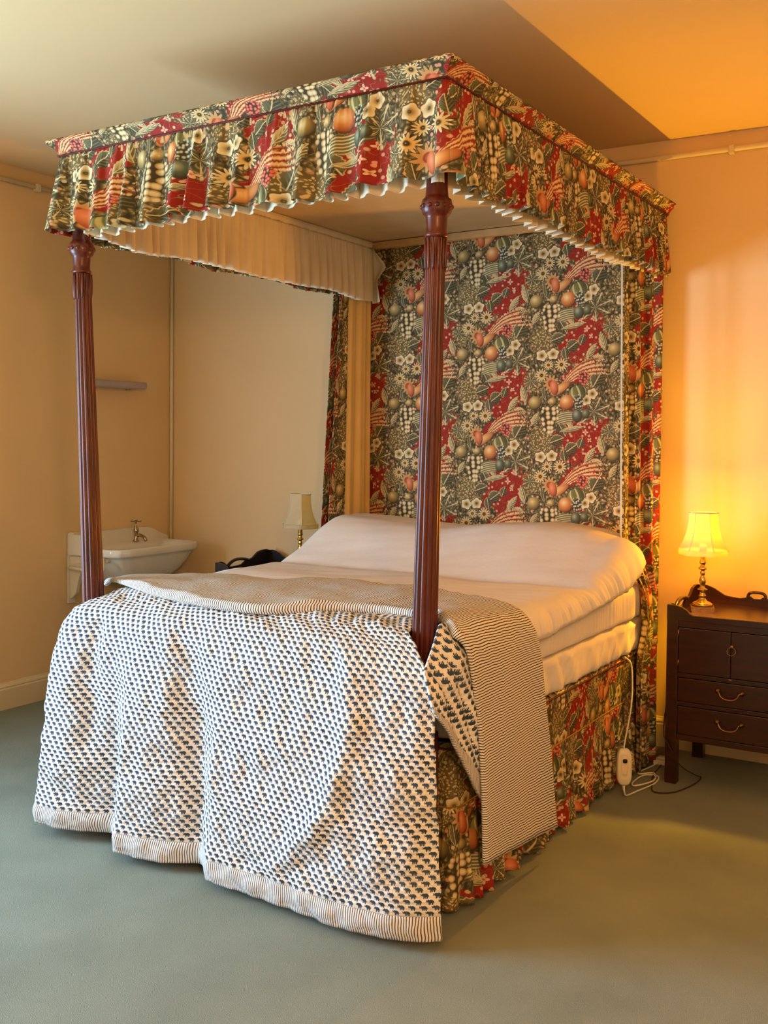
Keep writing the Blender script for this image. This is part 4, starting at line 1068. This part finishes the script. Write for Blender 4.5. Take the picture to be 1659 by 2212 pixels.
# ------------------------------------------------------------------ washbasin on the left wall
def washbasin():
    y0, y1 = 1.42, 2.09; xw = XL + 0.002; xf = -2.735; zt = 0.815
    r = empty('washbasin', (-2.87, 1.77, 0.5), 'white wall-hung ceramic washbasin with a brass tap in the room corner', 'washbasin')
    def outline(ins, ch):
        a, b_, c, d = xw, xf - ins, y0 + ins, y1 - ins
        return [(a, c), (b_ - ch * 0.8, c), (b_ - ch * 0.25, c + ch * 0.25), (b_, c + ch), (b_, d - ch), (b_ - ch * 0.25, d - ch * 0.25), (b_ - ch * 0.8, d), (a, d)]
    def dens(o):
        out = []
        for i in range(len(o)):
            p, q = o[i], o[(i + 1) % len(o)]
            for k in range(4): out.append((p[0] + (q[0] - p[0]) * k / 4, p[1] + (q[1] - p[1]) * k / 4))
        return out
    base = dens(outline(0, 0.09)); cx, cy = -2.95, (y0 + y1) / 2
    def ring(f, z, sx=1.0):
        return [(max(xw, cx + (p[0] - cx) * f * sx), cy + (p[1] - cy) * f, z) for p in base]
    rings = [ring(0.30, 0.60), ring(0.42, 0.605), ring(0.58, 0.63), ring(0.72, 0.67), ring(0.83, 0.715), ring(0.90, 0.752), ring(0.93, 0.768), ring(0.985, 0.772), ring(1.0, 0.78), ring(1.0, 0.808), ring(0.99, zt), ring(0.955, zt + 0.001), ring(0.93, zt - 0.004)]
    inner = dens(outline(0.05, 0.10))
    def ring2(f, z): return [(max(xw + 0.13, cx + 0.03 + (p[0] - cx) * f), cy + (p[1] - cy) * f, z) for p in inner]
    rings += [ring2(0.95, zt - 0.006), ring2(0.88, zt - 0.04), ring2(0.75, zt - 0.10), ring2(0.5, zt - 0.14), ring2(0.1, zt - 0.15)]
    n = len(base); V = [p for rg in rings for p in rg]; F = []
    for i in range(len(rings) - 1):
        for k in range(n):
            q = (k + 1) % n; F.append((i * n + k, i * n + q, (i + 1) * n + q, (i + 1) * n + k))
    F.append(tuple(range(n))[::-1]); F.append(tuple((len(rings) - 1) * n + k for k in range(n)))
    mesh('basin', V, F, MT_CERAMIC, r)
    # upstand against the wall, sloping down at the right end into the rim
    pts = [(y0, 0.765), (y0, 0.888), (y0 + 0.015, 0.894), (y0 + 0.07, 0.89), (y0 + 0.12, 0.886), (1.94, 0.890), (2.02, 0.884), (2.07, 0.872), (2.10, 0.852), (2.14, 0.832), (2.19, 0.822), (2.20, 0.765)]
    prism('upstand', pts, 'x', xw, xw + 0.035, MT_CERAMIC, r, 0.004)
    box('end_block', xw, xw + 0.16, y0 - 0.002, y0 + 0.03, 0.768, 0.885, MT_CERAMIC, r, 0.008)
    for ty in (1.85, 1.50):
        t = lathe('tap', [(0.018, 0.0), (0.019, 0.006), (0.013, 0.012), (0.012, 0.05), (0.016, 0.056), (0.016, 0.072), (0.011, 0.078), (0.010, 0.088), (0.006, 0.094), (0.005, 0.112), (0.009, 0.116), (0.010, 0.122), (0.003, 0.126)], (XL + 0.10, ty, zt), MT_CHROME, r, 20)
        for a in range(4):
            an = math.radians(35 + 90 * a); c = (XL + 0.10, ty, zt + 0.119)
            tube('tap_handle', [c, (c[0] + 0.018 * math.cos(an), c[1] + 0.018 * math.sin(an), c[2]), (c[0] + 0.03 * math.cos(an), c[1] + 0.03 * math.sin(an), c[2] + 0.001)], lambda q: 0.0035 + 0.003 * q, MT_CHROME, t, 8, 3)
        tube('spout', [(XL + 0.105, ty, zt + 0.035), (XL + 0.135, ty, zt + 0.038), (XL + 0.165, ty, zt + 0.026), (XL + 0.18, ty, zt + 0.008)], 0.0095, MT_CHROME, t, 10, 4)
    # cast brackets and the towel rail loop
    for yb in (y0 + 0.02, y1 - 0.09):
        b_ = prism('bracket', [(xw, 0.765), (xw + 0.30, 0.765), (xw + 0.30, 0.745), (xw + 0.16, 0.735), (xw + 0.10, 0.69), (xw + 0.075, 0.62), (xw + 0.06, 0.56), (xw + 0.03, 0.53), (xw, 0.52)], 'y', yb - 0.012, yb + 0.012, MT_IRON, r, 0.003)
        tube('bracket_scroll', [(xw + 0.03, yb, 0.70), (xw + 0.07, yb - 0.002, 0.73), (xw + 0.13, yb - 0.002, 0.725)], 0.013, MT_IRON, b_, 8, 4)
    box('wall_plate', xw, xw + 0.014, y0 - 0.002, y0 + 0.05, 0.50, 0.77, MT_IRON, r, 0.003)
    tube('towel_rail', [(xw + 0.28, y0 + 0.0, 0.765), (xw + 0.31, y0 - 0.03, 0.745), (xw + 0.315, y0 - 0.035, 0.71), (xw + 0.27, y0 - 0.035, 0.69), (xw + 0.15, y0 - 0.03, 0.70), (xw + 0.02, y0 - 0.005, 0.70)], 0.0095, MT_IRON, r, 10, 6)
    tube('waste_pipe', [(-2.95, cy, 0.61), (-2.95, cy, 0.50), (-2.96, cy, 0.45), (-2.98, cy, 0.45), (-3.03, cy, 0.49), (-3.12, cy, 0.50)], 0.018, MT_CHROME, r, 12, 5)
    return r
washbasin()
gs = empty('wall_shelf', (XL + 0.05, 1.74, 1.70), 'small frosted lilac-grey shelf on the wall above the washbasin', 'shelf')
box('shelf_body', XL + 0.004, XL + 0.10, 1.53, 1.945, 1.704, 1.746, MT_FROST, gs, 0.016, 3)
for yy in (1.60, 1.87):
    box('shelf_bracket', XL, XL + 0.03, yy - 0.008, yy + 0.008, 1.696, 1.706, MT_FROST, gs, 0.002)

# ------------------------------------------------------------------ electric blanket control, flexes
rc = empty('blanket_control', (0.035, 1.46, 0.05), 'ivory electric blanket control hanging on its cord against the bed skirt', 'remote control')
ang = math.radians(32)      # faces the room
def rcp(u, w, z, c=(0.045, 1.45)):        # u across, w towards the room
    return (c[0] + u * math.cos(ang) + w * math.sin(ang), c[1] + u * math.sin(ang) - w * math.cos(ang), z)
def capsule(name, hw, zc, hh, d0, d1, mat, parent, waist=0.0):
    V, F = [], []; n = 40; L = []
    for k in range(n):
        a = 2 * math.pi * k / n; cu, cz = math.cos(a), math.sin(a)
        u = hw * math.copysign(abs(cu) ** 0.6, cu); z = hh * math.copysign(abs(cz) ** 0.75, cz)
        u *= 1 - waist * math.exp(-(z / (hh * 0.5)) ** 2)
        L.append((u, z))
    for f, d in ((0.0, d0), (0.9, d0), (1.0, d0 + 0.004), (1.0, d1 - 0.006), (0.9, d1 - 0.001), (0.6, d1), (0.0, d1)):
        for (u, z) in L: V.append(rcp(u * f, d, zc + z * f))
    for i in range(6):
        for k in range(n): q = (k + 1) % n; F.append((i * n + k, i * n + q, (i + 1) * n + q, (i + 1) * n + k))
    return mesh(name, V, F, mat, parent)
capsule('control_body', 0.031, 0.128, 0.074, -0.012, 0.016, MT_PLASTIC, rc, 0.05)
capsule('slide_recess', 0.0145, 0.135, 0.045, 0.014, 0.0175, MT_LINING, rc)
capsule('slide_button', 0.009, 0.155, 0.0085, 0.016, 0.022, MT_BLACK, rc)
tube('cord', [(-0.03, 1.66, 0.525), (0.0, 1.655, 0.50), (0.012, 1.64, 0.42), (0.022, 1.60, 0.34), (0.032, 1.53, 0.27), rcp(0, 0.0, 0.215), rcp(0, 0.0, 0.195)], 0.0034, MT_PLASTIC, rc, 8, 8)
tube('cord_relief', [rcp(0, 0, 0.06), rcp(0, 0, 0.045), rcp(0.002, 0, 0.028)], lambda t: 0.008 - 0.004 * t, MT_PLASTIC, rc, 10, 4)
tube('cord', [rcp(0.002, 0, 0.03), (0.05, 1.47, 0.006), (0.07, 1.55, 0.005), (0.10, 1.68, 0.005), (0.085, 1.78, 0.005), (0.03, 1.76, 0.006), (0.02, 1.64, 0.006), (0.045, 1.60, 0.008), (0.09, 1.70, 0.010), (0.06, 1.80, 0.009), (0.01, 1.76, 0.008), (0.0, 1.80, 0.006), (0.02, 1.90, 0.006), (0.03, 1.945, 0.012)], 0.0034, MT_PLASTIC, rc, 8, 10)
ad = empty('plug_adaptor', (0.045, 1.98, 0), 'small white plug adaptor on the carpet under the curtain hem', 'plug')
box('adaptor_body', 0.01, 0.075, 1.95, 2.005, 0.0, 0.022, MT_PLASTIC, ad, 0.005)
box('plug', 0.025, 0.06, 1.96, 1.99, 0.022, 0.034, MT_PLASTIC, ad, 0.004)
fx = tube('lamp_flex', [(0.150, 2.20, 0.69), (0.112, 2.12, 0.66), (0.108, 1.98, 0.55), (0.106, 1.86, 0.40), (0.113, 1.78, 0.30), (0.122, 1.724, 0.215), (0.140, 1.722, 0.17), (0.185, 1.76, 0.075), (0.225, 1.84, 0.02), (0.245, 1.86, 0.006), (0.24, 1.76, 0.004), (0.20, 1.62, 0.004), (0.13, 1.58, 0.004), (0.09, 1.68, 0.004), (0.06, 1.80, 0.004), (0.05, 1.94, 0.006)], 0.0028, MT_FLEX, None, 8, 10, origin=(0.15, 1.8, 0))
tag(fx, 'thin brown lamp flex curling across the carpet by the cabinet leg', 'cord')

# ------------------------------------------------------------------ pendant added behind the camera as warm fill light
pn = empty('added_fill_pendant', (FILL_PENDANT[0], FILL_PENDANT[1], HC), 'added bare-bulb ceiling pendant on a thin flex, unseen warm fill behind the viewer', 'lamp')
tube('fill_pendant_flex', [(FILL_PENDANT[0], FILL_PENDANT[1], HC), (FILL_PENDANT[0], FILL_PENDANT[1], FILL_PENDANT[2] + 0.17)], 0.004, MT_PLASTIC, pn, 8, 1)
lathe('fill_pendant_rose', [(0.04, -0.02), (0.05, -0.008), (0.05, 0.0)], (FILL_PENDANT[0], FILL_PENDANT[1], HC), MT_PLASTIC, pn, 24)
lathe('fill_pendant_holder', [(0.016, 0.0), (0.02, 0.01), (0.02, 0.05), (0.008, 0.06)], (FILL_PENDANT[0], FILL_PENDANT[1], FILL_PENDANT[2] + 0.14), MT_PLASTIC, pn, 20)
